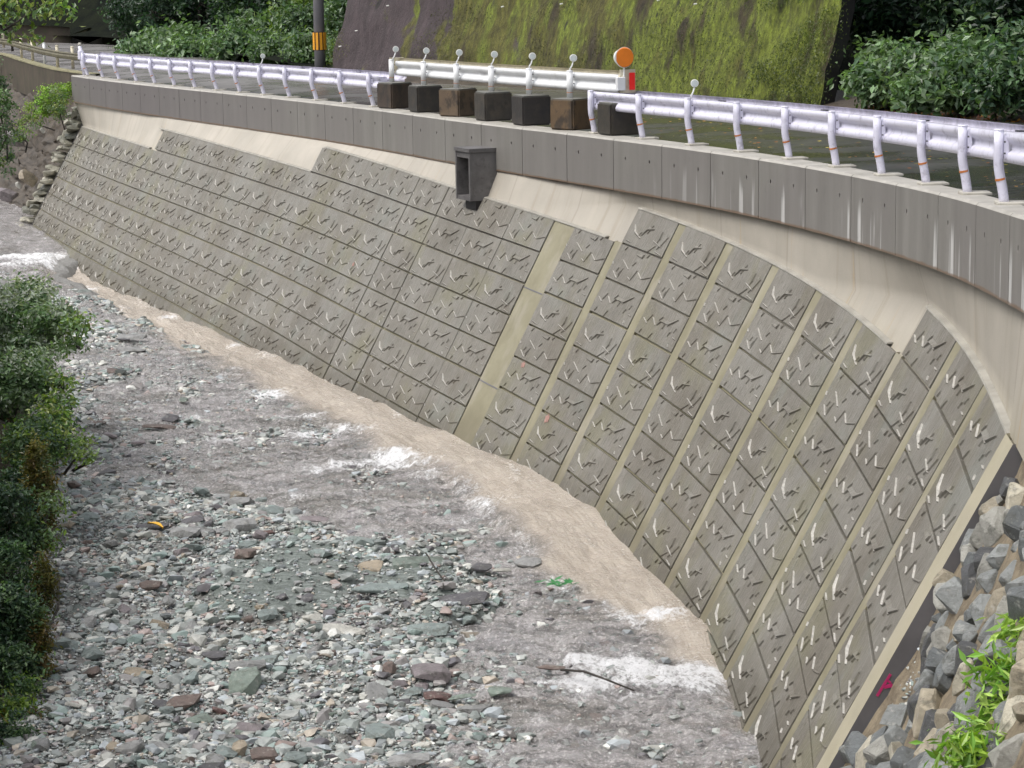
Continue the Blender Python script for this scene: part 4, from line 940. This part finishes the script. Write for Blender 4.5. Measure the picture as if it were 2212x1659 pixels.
# ------------------------------------------------------------------ stone pitching beyond the near end of the wall
emb = empty('stone_embankment', wall_pt(30.6, -7.5, -.6), 'rough stone pitching set in sandy mortar beside the near end of the wall', 'embankment')
V = []; nk, nz = 40, 40
for i, k in enumerate(np.linspace(29.37, 35.5, nk)):
    for z in np.linspace(course(29.2, -4) + .05, -10.6, nz):
        dd = (float(fbm(np.array(i * .5), np.array(z * 2.2), 3, 210)) - .5) * .2; V.append(wall_pt(k, z, band_out(min(k, 30), z, -.13) + dd))
child(new_obj('mortar_bed', mesh('mortar_bed', V, grid_faces(nk, nz), M['sand'], True)), emb)
def craggy(i):
    v, f = hull(22, 1, .85, .75, 500 + i, .62); me = mesh('boulder_shape', v, f, M['srock']); bm = bmesh.new(); bm.from_mesh(me)
    bmesh.ops.bevel(bm, geom=bm.edges[:], offset=.03, segments=1, affect='EDGES', clamp_overlap=True)
    bmesh.ops.remove_doubles(bm, verts=bm.verts, dist=.02)
    for v_ in bm.verts:
        if v_.co.length > .62: v_.co *= .62 / v_.co.length; bmesh.ops.triangulate(bm, faces=bm.faces); bmesh.ops.subdivide_edges(bm, edges=[e for e in bm.edges if e.calc_length() > .12], cuts=2)
    bmesh.ops.triangulate(bm, faces=bm.faces)
    for v_ in bm.verts: v_.co *= 1 + (float(fbm(np.array(v_.co.x * 4 + i), np.array(v_.co.y * 4 + v_.co.z * 3), 4, i, .5)) - .5) * .26
    bm.to_mesh(me); bm.free(); return me
BOM = [craggy(i) for i in range(12)]
r = np.random.default_rng(31); cnt = 0; placed = []
for t in range(5000):
    if cnt >= 290: break
    k = r.uniform(29.39, 31.9); z = r.uniform(-10.4, -4.9); s_ = r.uniform(.22, .46); p = wall_pt(k, z, band_out(min(k, 30), z, -.14) + r.uniform(-.05, .05))
    if k < 29.85 and -7.35 < z < -6.55: continue
    if any(np.linalg.norm(p - q) < (s_ + s2) * .31 for q, s2 in placed): continue
    placed.append((p, s_)); o = new_obj('stone', BOM[r.integers(12)]); o.parent = emb; o.matrix_parent_inverse = Matrix.Translation(-Vector(emb.location))
    o.location = p; o.rotation_euler = tuple(r.uniform(0, 6.28, 3)); o.scale = (s_, s_ * r.uniform(.7, 1.1), s_ * r.uniform(.7, 1.1))
    c = [(.12, .13, .132), (.21, .22, .215), (.29, .285, .255), (.33, .29, .215), (.07, .072, .075), (.42, .39, .31)][r.choice(6, p=[.22, .22, .18, .15, .13, .10])]; o.color = (*(np.array(c) * r.uniform(.8, 1.2)), 1); cnt += 1

nq = 5000; kq = r.uniform(29.4, 33, nq); zq = r.uniform(-10.3, -4.9, nq); Pq = np.array([wall_pt(a, b, band_out(min(a, 30), b, -.19)) for a, b in zip(kq, zq)])
child(new_obj('rubble', scatter('rubble', Pq[:, 0], Pq[:, 1], Pq[:, 2], r.uniform(.02, .09, nq), M['rock'], 41), kind='stuff'), emb)
# ------------------------------------------------------------------ far end: old parapet, rail, earth bank, stone edge
ow = empty('old_parapet_wall', (-17, 88, -4.6), 'dark mossy old parapet wall curving away beyond the new one', 'parapet')
def ribbon(pts, prof, name, mat, root, uv=None):
    V = []
    for i, p in enumerate(pts):
        a = np.array(pts[max(i - 1, 0)][:2]); b = np.array(pts[min(i + 1, len(pts) - 1)][:2]); t = b - a; t = t / np.hypot(*t); nr = np.array([-t[1], t[0]])
        for o, z in prof: V.append((p[0] + nr[0] * o, p[1] + nr[1] * o, p[2] + z))
    return child(new_obj(name, mesh(name, V, grid_faces(len(pts), len(prof)), mat)), root)
op = [(x, y, -3.85) for x, y in [(-14.55, 83.2)] + OLD]
ribbon(op, [(.02, -.045), (.02, -1.35)], 'wall_face', M['oldwall'], ow); ribbon(op, [(.05, -.05), (.05, 0.), (-.32, 0.), (-.32, -.3)], 'coping', M['oldcap'], ow)
ogr = empty('old_guardrail', (-17, 88, -3.85), 'old rusty cream guardrail on the mossy parapet beyond the new rail', 'guardrail')
for px, py, tp, m_ in ((158, 150, 100, 'oldrail'), (125, 147, 95, 'oldrail'), (97, 140, 91, 'trail'), (71, 133, 87, 'oldrail'), (47, 127, 84, 'oldrail'), (27, 112, 80, 'bark'), (8, 104, 76, 'oldrail')):
    b = atz(px, py - 1, -3.86); h_ = .80
    post = child(new_obj('post', MB().tube([b, b + np.array([0, 0, h_])], .058, 10).me('old_post', M[m_], True)), ogr)
    subchild(new_obj('post_cap', MB().tube([b + np.array([0, 0, h_]), b + np.array([0, 0, h_ + .03])], [.07, .05], 10).me('old_cap', M[m_])), post, ogr)
ribbon([(x - .0, y, -3.85 + .50) for x, y in [(-14.7, 83.7)] + OLD], [(-.18, -.12), (-.11, -.08), (-.10, 0), (-.14, .06), (-.14, .06), (-.11, .1), (-.2, .13)], 'beam', M['oldbeam'], ogr)
# paired posts where the new rail meets the old one
jp = empty('rail_junction_post', line_pt(-.25, -.1), 'stout white end post where the new guardrail meets the old rusty one', 'post')
p, d, n = frame(-.25, -.02); child(new_obj('post_tube', MB().tube([p, p + Vector((-.06, 0, .4)), p + Vector((-.12, 0, .98))], .07, 12).me('junction_tube', M['rail'], True)), jp)
child(new_obj('sleeve', MB().box(p + Vector((-.1, 0, .68)), .3, .16, .3, rotM(d), .02).me('sleeve', M['rail'])), jp)
child(new_obj('lamp_ball', MB().tube([p + Vector((-.12, 0, 1.0)), p + Vector((-.12, 0, 1.04)), p + Vector((-.12, 0, 1.1))], [.05, .075, .03], 12).me('cap_ball', M['kerbconc'], True)), jp)
# low bridge wall in the far shade
fb = empty('far_bridge_wall', (-21, 130, -3.9), 'low dark bridge wall with a pale rounded cap far beyond the road', 'wall')
fp = [(*at(x, y, Yd)[:2], at(x, y, Yd)[2]) for x, y, Yd in ((150, 84, 124), (190, 68, 126), (207, 66, 127), (220, 63, 128), (250, 63, 128), (284, 64, 128))]
ribbon(fp, [(0, .18), (.12, .1), (.1, -.05), (.02, -.06)], 'cap_rail', M['oldcap'], fb); ribbon(fp, [(0, -.06), (0, -1.4)], 'wall_face', M['oldwall'], fb)
fp = [at(x, y, 120) for x, y in ((-60, 66), (0, 68), (60, 70), (120, 72), (150, 74))]; ribbon(fp, [(0, .35), (.2, .3), (.1, -1.6)], 'near_wing', M['oldwall'], fb)
# earth bank
tops = [(-14.6, 83.3, -4.9), (-15.8, 86, -4.9), (-17.9, 91.3, -4.95), (-21.6, 102.4, -5.0), (-27, 112, -5)]
bots = [(-14.9, 80.2, -9.2), (-16.4, 81.5, -9.2), (-17.8, 85.5, -9.25), (-21, 92.5, -9.3), (-24, 95, -9.3)]
tp_ = np.array(tops); bt_ = np.array(bots); V = []; n1, n2 = 90, 90
for i in range(n1):
    f = i / (n1 - 1) * 4; tpi = np.array([np.interp(f, range(5), tp_[:, j]) for j in range(3)]); bti = np.array([np.interp(f, range(5), bt_[:, j]) for j in range(3)])
    for j in range(n2):
        g_ = j / (n2 - 1); p = tpi * (1 - g_) + bti * g_; p[0] += (float(fbm(np.array(f * 22), np.array(g_ * 26), 4, 330, .65)) - .5) * .55; p[2] += -math.sin(g_ * math.pi) * .35 + (float(fbm(np.array(f * 26), np.array(g_ * 30), 3, 340)) - .5) * .3 + (float(fbm(np.array(f * 3), np.array(g_ * 9), 4, 300)) - .5) * .9 * math.sin(math.pi * min(g_ + .05, 1)); p[0] += (float(fbm(np.array(f * 4), np.array(g_ * 7), 3, 310)) - .5) * .7
        V.append(p)
new_obj('earth_bank', mesh('earth_bank', V, grid_faces(n1, n2), M['earth'], True), kind='structure')
for (px, py, w, c, lab) in ((62, 385, 34, 'tan', 'orange-brown boulder face in the eroded bank left of the stone stack'), (30, 300, 40, 'mauve', 'purple-brown boulder high in the eroded bank'), (18, 420, 34, 'mauve', 'purple-grey boulder low in the eroded bank'), (40, 400, 12, 'pale', 'small white stone in the eroded bank'), (92, 282, 10, 'pale', 'small pale stone below the bright green clump')):
    q = at(px, py, 80.5); o = new_obj('boulder', BOM[random.randrange(12)], None, lab, 'boulder'); o.location = q; s_ = w / 63.; o.scale = (s_ * 1.3, s_, s_ * 1.1); o.rotation_euler = (random.random(), random.random(), random.random()); o.color = (*CN[c], 1)
# coursed stone edge between wall and earth
se = empty('stone_edge', wall_pt(-.6, -6.5), 'narrow ladder of stacked grey stones along the far end of the wall', 'stone stack')
V = []
for k_, z in [(kq, zq) for zq in np.linspace(-4.7, -9.6, 24) for kq in (-.46, -1.5)]: V.append(wall_pt(k_, z, -.3))
child(new_obj('core', mesh('edge_core', V, grid_faces(24, 2), M['mossbank'])), se)
r = np.random.default_rng(8); z = -4.78
while z > -9.2:
    for k_ in ((-.62, -.93, -1.2) if z > -6.2 else (-.62, -.92)):
        k_ += r.normal(0, .02); o = new_obj('stone', BOM[r.integers(12)]); o.parent = se; o.matrix_parent_inverse = Matrix.Translation(-Vector(se.location))
        o.location = wall_pt(k_, z + r.normal(0, .03), .08 + r.uniform(-.1, .1)); o.scale = (r.uniform(.55, .75), .6, r.uniform(.2, .28)); o.rotation_euler = (r.normal(0, .15), r.normal(0, .15), psi_at(0) + 1.57 + r.normal(0, .3))
        c = [(.24, .23, .18), (.36, .34, .27), (.16, .16, .13), (.42, .40, .33)][r.choice(4, p=[.3, .3, .2, .2])]; o.color = (*c, 1)
    z -= .215
wing = []
for z in np.linspace(zroad(-.45) - HPAR, -9.9, 12):
    for out in (-1.2, .0): wing.append(wall_pt(-.47, z, out))
child(new_obj('far_return', mesh('far_return', wing, grid_faces(12, 2), M['endface'])), wall)

# ------------------------------------------------------------------ left bank near the camera
V = []; ysb = np.linspace(10, 52, 260); nb_ = 50
for i, y in enumerate(ysb):
    x0 = float(bank_x(y)) - .35 - max(0, y - 42) * .35
    for j in range(nb_):
        h = j / (nb_ - 1) * 7.; out = h * .42 + (float(fbm(np.array(y * .7), np.array(h * 1.1), 4, 400)) - .5) * 1.1 + (float(fbm(np.array(y * 3.1), np.array(h * 3.3), 4, 410, .65)) - .5) * .55 - .25 * math.sin(h * 1.4)
        V.append((x0 - out, y, -9.35 + h))
new_obj('left_bank', mesh('left_bank', V, grid_faces(260, nb_), M['mossbank'], True), kind='structure')
q_ = RNG.integers(0, len(V), 30000); Pm = np.array(V)[q_] + RNG.normal(size=(30000, 3)) * .12; kp = (fbm(Pm[:, 1] * .8, Pm[:, 2] * .9, 4, 430) > .42) & (Pm[:, 1] > 22); Pm = Pm[kp]
cm = np.array([(.10, .10, .02), (.14, .12, .03), (.05, .075, .02), (.05, .10, .03), (.13, .09, .03)])[RNG.integers(0, 5, len(Pm))] * RNG.uniform(.6, 1.4, (len(Pm), 1))
new_obj('bank_moss', tufts('bank_moss', Pm + np.array([.02, 0, 0]), np.tile([.8, -.3, .1], (len(Pm), 1)), .07, cm, M['leaf']), kind='stuff')
V2 = [V[i * nb_ + nb_ - 1] for i in range(260)]; V3 = []
for p in V2:
    for t in (0, 3, 8, 20, 50): V3.append((p[0] - t, p[1] - t * .1, p[2] + t * .7))
new_obj('left_hill', mesh('left_hill', V3, grid_faces(260, 5), M['forest'], True), kind='structure')

# ------------------------------------------------------------------ foliage
def foliage(name, blobs, n, size, pal, seed, clump=34, droop=.0, elong=1.7, up=.35, mat='leaf', shell=.72):
    """leaves in clumps over ellipsoids; blobs: (centre, radii)"""
    r = np.random.default_rng(seed); vol = np.array([b[1][0] * b[1][1] + b[1][1] * b[1][2] + b[1][0] * b[1][2] for b in blobs]); vol = vol / vol.sum()
    bi = r.choice(len(blobs), max(1, n // clump), p=vol); C = np.array([b[0] for b in blobs])[bi]; R = np.array([b[1] for b in blobs])[bi]; nc = len(bi)
    d = r.normal(size=(nc, 3)); d /= np.linalg.norm(d, axis=1)[:, None]; rad = shell + (1 - shell) * r.uniform(0, 1, (nc, 1)) * 1.15
    cc = C + d * R * rad; cs = size * r.uniform(1.1, 2.7, nc)
    k = np.repeat(np.arange(nc), clump); m = len(k)
    P = cc[k] + r.normal(size=(m, 3)) * cs[k][:, None] * np.array([1, 1, .75]); od = d[k]
    P[:, 2] -= droop * r.uniform(0, 1, m)
    Nn = od * .7 + r.normal(size=(m, 3)) * .75 + np.array([0, 0, up * 1.4]); Nn /= np.linalg.norm(Nn, axis=1)[:, None]
    T = np.cross(Nn, r.normal(size=(m, 3))); T /= np.linalg.norm(T, axis=1)[:, None]; B = np.cross(Nn, T); s = (size * r.uniform(.55, 1.35, m))[:, None]
    V = np.stack([P - T * s * elong * .5, P + B * s * .42 + Nn * s * .1, P + T * s * elong * .5 - Nn * s * .12, P - B * s * .42 + Nn * s * .1], 1).reshape(-1, 3)
    pal = np.array(pal); hue = pal[r.integers(0, len(pal), nc)][k] * r.uniform(.7, 1.3, (m, 1)) * r.uniform(.6, 1.3, (nc, 1))[k]
    return mesh(name, V, np.arange(4 * m).reshape(m, 4), M[mat], col=np.repeat(hue, 4, 0))
G_DARK = [(.016, .038, .02), (.022, .052, .026), (.03, .066, .03), (.035, .075, .045)]
G_MID = [(.07, .13, .06), (.09, .16, .07), (.12, .185, .085), (.075, .13, .075)]
G_LIT = [(.14, .22, .10), (.17, .26, .13), (.21, .28, .18), (.11, .18, .07)]
G_YEL = [(.16, .24, .04), (.2, .28, .06), (.12, .22, .04), (.26, .3, .1)]
G_BRI = [(.30, .46, .06), (.24, .42, .07), (.36, .5, .12), (.16, .32, .05)]
G_PALE = [(.27, .33, .25), (.34, .38, .32), (.15, .23, .11), (.10, .18, .06)]
def plant(name, blobs, n, size, pal, seed, label, cat, stems=3, group=None, **kw):
    b0 = blobs[0]; base = Vector((float(b0[0][0]), float(b0[0][1]), float(b0[0][2] - b0[1][2])))
    root = empty(name, base, label, cat, group)
    child(new_obj('crown' if 'tree' in name else 'foliage', foliage(name + '_leaves', blobs, n, size, pal, seed, **kw)), root)
    mb = MB(); r = random.Random(seed)
    for b in blobs[:stems]:
        c = Vector([float(v) for v in b[0]]); e = base + Vector((r.uniform(-.2, .2), r.uniform(-.2, .2), -.3)); m_ = (c + e) / 2 + Vector((r.uniform(-.2, .2), r.uniform(-.2, .2), 0)); rr = .05 + .02 * min(b[1][2], 4) if 'tree' in name else .02
        mb.tube([e, m_, c, c + Vector((r.uniform(-.2, .2), 0, b[1][2] * .5))], [rr * 1.3, rr, rr * .7, rr * .2], 7)
        for q in range(4): t = c + Vector([r.uniform(-1, 1) * b[1][i_] * .8 for i_ in range(3)]); mb.tube([m_.lerp(c, .6), t], [rr * .4, rr * .1], 5)
    child(new_obj('trunk' if 'tree' in name else 'stem', mb.me('stems', M['bark'], True)), root); return root
def B(px, py, Y, rx, ry=None, rz=None):
    """blob: pixel centre, distance, radii in px"""
    s = F / Y; rx_ = rx / s; rz_ = (rz or rx) / s; return (at(px, py, Y), (rx_, (ry / s) if ry else rx_ * .9, rz_))
# shrubs between road and forest, left of the slope
plant('shrub', [B(318, 112, 103, 46, 40, 18), B(345, 92, 105, 30, 30, 16)], 3600, .15, G_MID + G_LIT, 1, 'low green shrub at the far road edge beside the bridge wall cap', 'shrub')
plant('shrub', [B(412, 110, 99, 56, 40, 18), B(400, 82, 102, 30, 30, 18)], 4600, .15, G_MID + G_LIT, 2, 'broad green shrub above the far guardrail', 'shrub')
plant('shrub', [B(500, 102, 96, 50, 40, 22), B(530, 68, 98, 30, 30, 26)], 4600, .15, G_LIT + G_MID, 3, 'leafy grey-green shrub above the middle of the far guardrail', 'shrub')
plant('shrub', [B(600, 112, 90, 48, 40, 22), B(590, 72, 93, 26, 30, 28)], 4800, .14, G_LIT + G_MID, 4, 'bright shrub left of the utility pole', 'shrub')
plant('shrub', [B(655, 60, 91, 46, 36, 56), B(640, 20, 92, 40, 36, 50), B(665, 108, 85, 44, 34, 26)], 5400, .13, G_LIT + G_YEL[:1] + G_MID, 5, 'tall light green shrub behind the utility pole', 'shrub')
plant('shrub', [B(726, 116, 84, 22, 20, 16), B(735, 50, 88, 26, 26, 60)], 2600, .12, G_LIT + G_MID, 6, 'narrow shrub between the utility pole and the mossy slope', 'shrub')
# dark trees behind
tl = ['dark tree with drooping grey-green sprays above the bridge wall cap', 'dark tree behind the broad green shrub', 'dark bluish tree behind the leafy grey-green shrub', 'dark tree behind the bright shrub by the pole', 'dark tree just behind the top of the utility pole',
      'deep shaded tree in the far top left gap', 'second shaded tree in the far top left, nearer the branch']
for i, (px, py, Y, rx, rz, pl) in enumerate(((330, 20, 112, 90, 70, G_DARK * 2 + G_MID[:1]), (430, -10, 112, 90, 80, G_DARK + G_MID[:1]), (540, 0, 106, 80, 70, G_DARK + G_MID[:2]), (640, -30, 100, 80, 60, G_DARK), (735, -20, 96, 60, 70, G_DARK), (200, -20, 136, 120, 84, [(.006, .009, .014), (.01, .016, .014)]), (70, -20, 138, 110, 78, [(.006, .009, .014), (.012, .02, .012)]))):
    plant('tree', [B(px, py, Y, rx, rx * .8, rz), B(px + 20, py - 70, Y + 3, rx * .8, rx * .7, rz)], 7000, .14, pl, 20 + i, tl[i], 'tree', 2)
# right side: shrubs over the leaf litter
plant('shrub', [B(1905, 180, 53, 48, 44, 34), B(1915, 135, 55, 36, 36, 30)], 4200, .115, G_LIT + G_MID, 40, 'glossy light green shrub beside the near edge of the mossy slope', 'shrub')
plant('shrub', [B(1985, 160, 52, 56, 46, 44), B(2000, 200, 49.5, 40, 40, 18)], 4200, .115, G_MID + G_LIT, 41, 'green shrub drooping to the leaf litter, middle of the right-hand bank', 'shrub')
plant('shrub', [B(2075, 170, 50, 54, 46, 46), B(2085, 120, 51, 36, 40, 26)], 4200, .115, G_LIT[:3] + G_MID, 42, 'pale-leaved shrub on the right-hand bank before the last one', 'shrub')
plant('shrub', [B(2175, 185, 48, 56, 46, 46), B(2200, 110, 49, 36, 40, 34)], 4000, .11, G_MID + G_DARK[2:], 43, 'darker shrub at the right edge of the picture above the litter', 'shrub')
tr_l = ['shaded tree over the near end of the mossy slope', 'shaded tree above the middle of the right-hand bank', 'shaded tree with pale leaf tips above the right-hand bank', 'shaded tree in the top right corner']
for i, (px, py, Y, rx, rz) in enumerate(((1900, 20, 60, 66, 70), (1990, 20, 59, 80, 76), (2090, 10, 57, 80, 76), (2200, 0, 55, 80, 80))):
    plant('tree', [B(px, py, Y, rx, rx * .8, rz), B(px + 10, py - 110, Y + 2, rx, rx * .7, rz)], 5000, .13, G_DARK * 3 + G_LIT[:2] + [(.16, .24, .16)], 50 + i, tr_l[i], 'tree', 2)
# leaf litter strip on the far verge
nL = 9000; r = np.random.default_rng(3); f = r.uniform(0, 1, nL); lx = np.interp(f, [0, .35, 1], [8.0, 9.3, 12.]); ly = np.interp(f, [0, .35, 1], [53.6, 49.0, 36.]); off = r.uniform(-.7, 1.0, nL)**1
P = np.stack([lx + off, ly + off * .4, -3.60 + .12 * np.clip(off, 0, 1) + r.uniform(0, .07, nL)], -1); ang = r.uniform(0, 6.28, nL); s_ = r.uniform(.035, .08, nL)
T = np.stack([np.cos(ang), np.sin(ang), r.normal(0, .35, nL)], -1) * s_[:, None]; Bv = np.stack([-np.sin(ang), np.cos(ang), r.normal(0, .35, nL)], -1) * s_[:, None] * .6
V = np.stack([P - T, P + Bv, P + T, P - Bv], 1).reshape(-1, 3); pal = np.array([(.35, .12, .03), (.5, .25, .05), (.45, .35, .06), (.14, .05, .03), (.08, .04, .03), (.12, .1, .04)])
c = pal[r.choice(6, nL, p=[.16, .1, .1, .24, .25, .15])] * r.uniform(.6, 1.3, (nL, 1))
new_obj('fallen_leaves', mesh('fallen_leaves', V, np.arange(4 * nL).reshape(nL, 4), M['leaf'], col=np.repeat(c, 4, 0)), kind='stuff')
nL = 500; k_ = r.uniform(17, 31, nL); o_ = r.uniform(-7, -.8, nL); P = np.array([line_pt(a, b, dz=-.04) for a, b in zip(k_, o_)]) ; P[:, 2] += .02; ang = r.uniform(0, 6.28, nL); s_ = r.uniform(.02, .05, nL)
T = np.stack([np.cos(ang), np.sin(ang), np.zeros(nL)], -1) * s_[:, None]; Bv = np.stack([-np.sin(ang), np.cos(ang), np.ones(nL) * .2], -1) * s_[:, None] * .6
new_obj('road_leaves', mesh('road_leaves', np.stack([P - T, P + Bv, P + T, P - Bv], 1).reshape(-1, 3), np.arange(4 * nL).reshape(nL, 4), M['leaf'], col=np.repeat(pal[r.integers(0, 3, nL)] * 1.2, 4, 0)), kind='stuff')
# verge strip
V = []
for x, y in far_edge[:8]: V += [(x - .9, y - .45, -3.70), (x - .2, y - .1, -3.57), (x + 1.3, y + .6, -3.3)]
new_obj('verge', mesh('verge', V, grid_faces(8, 3), M['earth'], True), kind='structure')
# left foreground bush and bank plants
plant('bush', [B(30, 690, 42, 88, 80, 62), B(110, 690, 41, 52, 60, 36), B(60, 640, 44, 50, 60, 34), B(70, 745, 41, 56, 50, 26)], 8000, .062, G_PALE[:2] * 3 + G_MID[:2] + G_PALE[2:], 60, 'large glossy bush with pale leaf undersides hanging over the river at the left edge', 'bush', up=.5)
plant('bush', [B(20, 830, 38, 90, 70, 66), B(80, 800, 39, 34, 40, 50)], 8000, .056, G_PALE[:2] + G_MID[:2] + G_LIT, 61, 'green bush on the left bank below the large glossy one', 'bush', up=.5)
plant('bush', [B(70, 960, 35, 60, 50, 56), B(110, 925, 36, 40, 40, 40)], 6000, .045, G_YEL + G_MID, 62, 'yellow-green bush beside the dark hollow of the left bank', 'bush')
plant('vine', [B(140, 960, 35.5, 56, 30, 22), B(185, 985, 35, 22, 20, 12)], 1500, .04, G_YEL + G_LIT, 63, 'long leafy spray reaching right over the gravel from the left bank', 'vine')
plant('bush', [B(20, 1130, 31, 64, 50, 86), B(60, 1040, 33, 46, 40, 40)], 7000, .042, G_MID + G_DARK, 64, 'dark green clump on the left bank under the dark hollow', 'bush')
plant('bush', [B(15, 1340, 28, 56, 40, 80), B(50, 1330, 28, 34, 30, 40)], 6000, .04, G_MID + G_DARK + G_LIT[:1], 65, 'fern-like dark green clump halfway down the left edge', 'bush')
plant('vine', [B(165, 700, 40, 26, 24, 12), B(150, 745, 40, 22, 20, 16)], 500, .06, G_LIT + G_YEL[:2], 92, 'sprays drooping from the right rim of the large glossy bush', 'vine', clump=9)
plant('vine', [B(130, 830, 38, 30, 24, 16), B(120, 870, 37, 30, 20, 14)], 600, .055, G_YEL + G_LIT, 93, 'light green sprays over the riffle under the large glossy bush', 'vine', clump=9)
plant('vine', [B(110, 1090, 32, 26, 20, 30), B(105, 1170, 31, 18, 18, 30)], 420, .045, G_LIT + G_YEL[:1], 94, 'thin leafy twigs hanging over the gravel beside the moss', 'vine', clump=8)
plant('bush', [B(20, 1610, 25.8, 60, 30, 50), B(60, 1640, 25.6, 30, 26, 30)], 3200, .036, G_DARK + G_MID + G_YEL[:1], 95, 'dark low growth over the mossy rock at the very corner', 'bush')
plant('moss_curtain', [B(84, 1080, 32.5, 30, 20, 130), B(92, 1260, 30, 22, 20, 70), B(85, 1400, 28, 18, 20, 80), B(70, 1590, 26.5, 22, 20, 70)], 12000, .028, [(.11, .105, .02), (.15, .13, .03), (.08, .085, .02), (.17, .12, .04)], 66, 'yellow-brown moss hanging down the near left bank edge', 'moss', elong=2.4, clump=40, droop=.1)
plant('bush', [B(20, 1560, 26.5, 50, 36, 60), B(55, 1500, 27, 30, 30, 40)], 3600, .038, G_MID + G_YEL[:2], 90, 'small green ferns on the mossy rock in the bottom left corner', 'bush')
plant('bush', [B(10, 1230, 29, 60, 40, 60), B(30, 1450, 27.5, 54, 40, 50)], 4200, .04, G_MID + G_LIT[:2] + G_DARK, 91, 'leafy clump between the two dark green clumps on the left bank', 'bush')
plant('shrub', [B(2, 255, 60, 26, 24, 60), B(-6, 180, 62, 22, 24, 60)], 1700, .055, G_MID + G_LIT[:1], 67, 'shrub at the left edge level with the old parapet', 'shrub')
plant('shrub', [B(42, 290, 62, 24, 20, 16), B(8, 350, 60, 18, 18, 40)], 800, .05, G_MID + G_YEL[:1], 68, 'small leafy plant on the eroded bank at the left edge', 'shrub')
plant('plant', [B(115, 205, 81.5, 34, 30, 20), B(150, 190, 82, 26, 20, 12), B(85, 235, 81, 26, 20, 18)], 3600, .05, G_YEL + G_BRI[:2], 69, 'bright yellow-green clump on the bank under the old parapet', 'plant')
plant('plant', [B(128, 225, 80.8, 18, 16, 36), B(60, 262, 80.6, 28, 20, 20)], 1500, .05, G_LIT + G_YEL, 70, 'green tuft spilling down the bank beside the stone ladder', 'plant')
plant('branch', [B(10, 10, 50, 40, 30, 26), B(80, 15, 50, 44, 30, 18), B(130, 8, 50, 24, 20, 14), B(20, 60, 50, 20, 20, 18), B(70, 78, 50, 14, 14, 12), B(135, 25, 50, 12, 12, 10)], 520, .085, G_YEL + G_LIT[:2], 71, 'overhanging branch with sparse lit leaves in the top left corner', 'branch', clump=6)
# plants in the near right corner
plant('fern', [B(2170, 1540, 17.5, 60, 50, 50), B(2110, 1625, 17, 70, 50, 36)], 1000, .045, G_BRI, 80, 'bright green leafy plant in the bottom right corner in front of the stones', 'plant', elong=3.2, clump=14)
plant('fern', [B(2200, 1360, 18, 26, 30, 18), B(2170, 1450, 17.6, 46, 40, 22)], 260, .05, G_BRI, 81, 'narrow-leaved bright green shoot at the right edge above the corner plant', 'plant', elong=3.2, clump=12)

# ------------------------------------------------------------------ utility pole
up = empty('utility_pole', at(692, 128, 84), 'grey concrete utility pole with a black and amber guard among the shrubs', 'utility pole')
pb = Vector(at(692, 150, 80)); pt_ = pb + Vector((0, 0, 11)); child(new_obj('shaft', MB().tube([pb, pt_], [.19, .13], 18).me('shaft', M['pole'], True)), up)
ga = Vector(at(695, 108, 80)); hgt = (108 - 70) / (F / 80)
guard = child(new_obj('guard', MB().tube([Vector((pb.x, pb.y, ga.z)), Vector((pb.x, pb.y, ga.z + hgt))], .215, 20).me('guard', M['black'])), up)
for i in range(10):
    a = i / 10 * 2 * math.pi; c = Vector((pb.x + math.cos(a) * .217, pb.y + math.sin(a) * .217, ga.z + hgt / 2))
    subchild(new_obj('amber_strip', MB().box(c, .02, .085, hgt * .96, Matrix.Rotation(a, 3, 'Z')).me('amber_strip', M['yellow'])), guard, up)
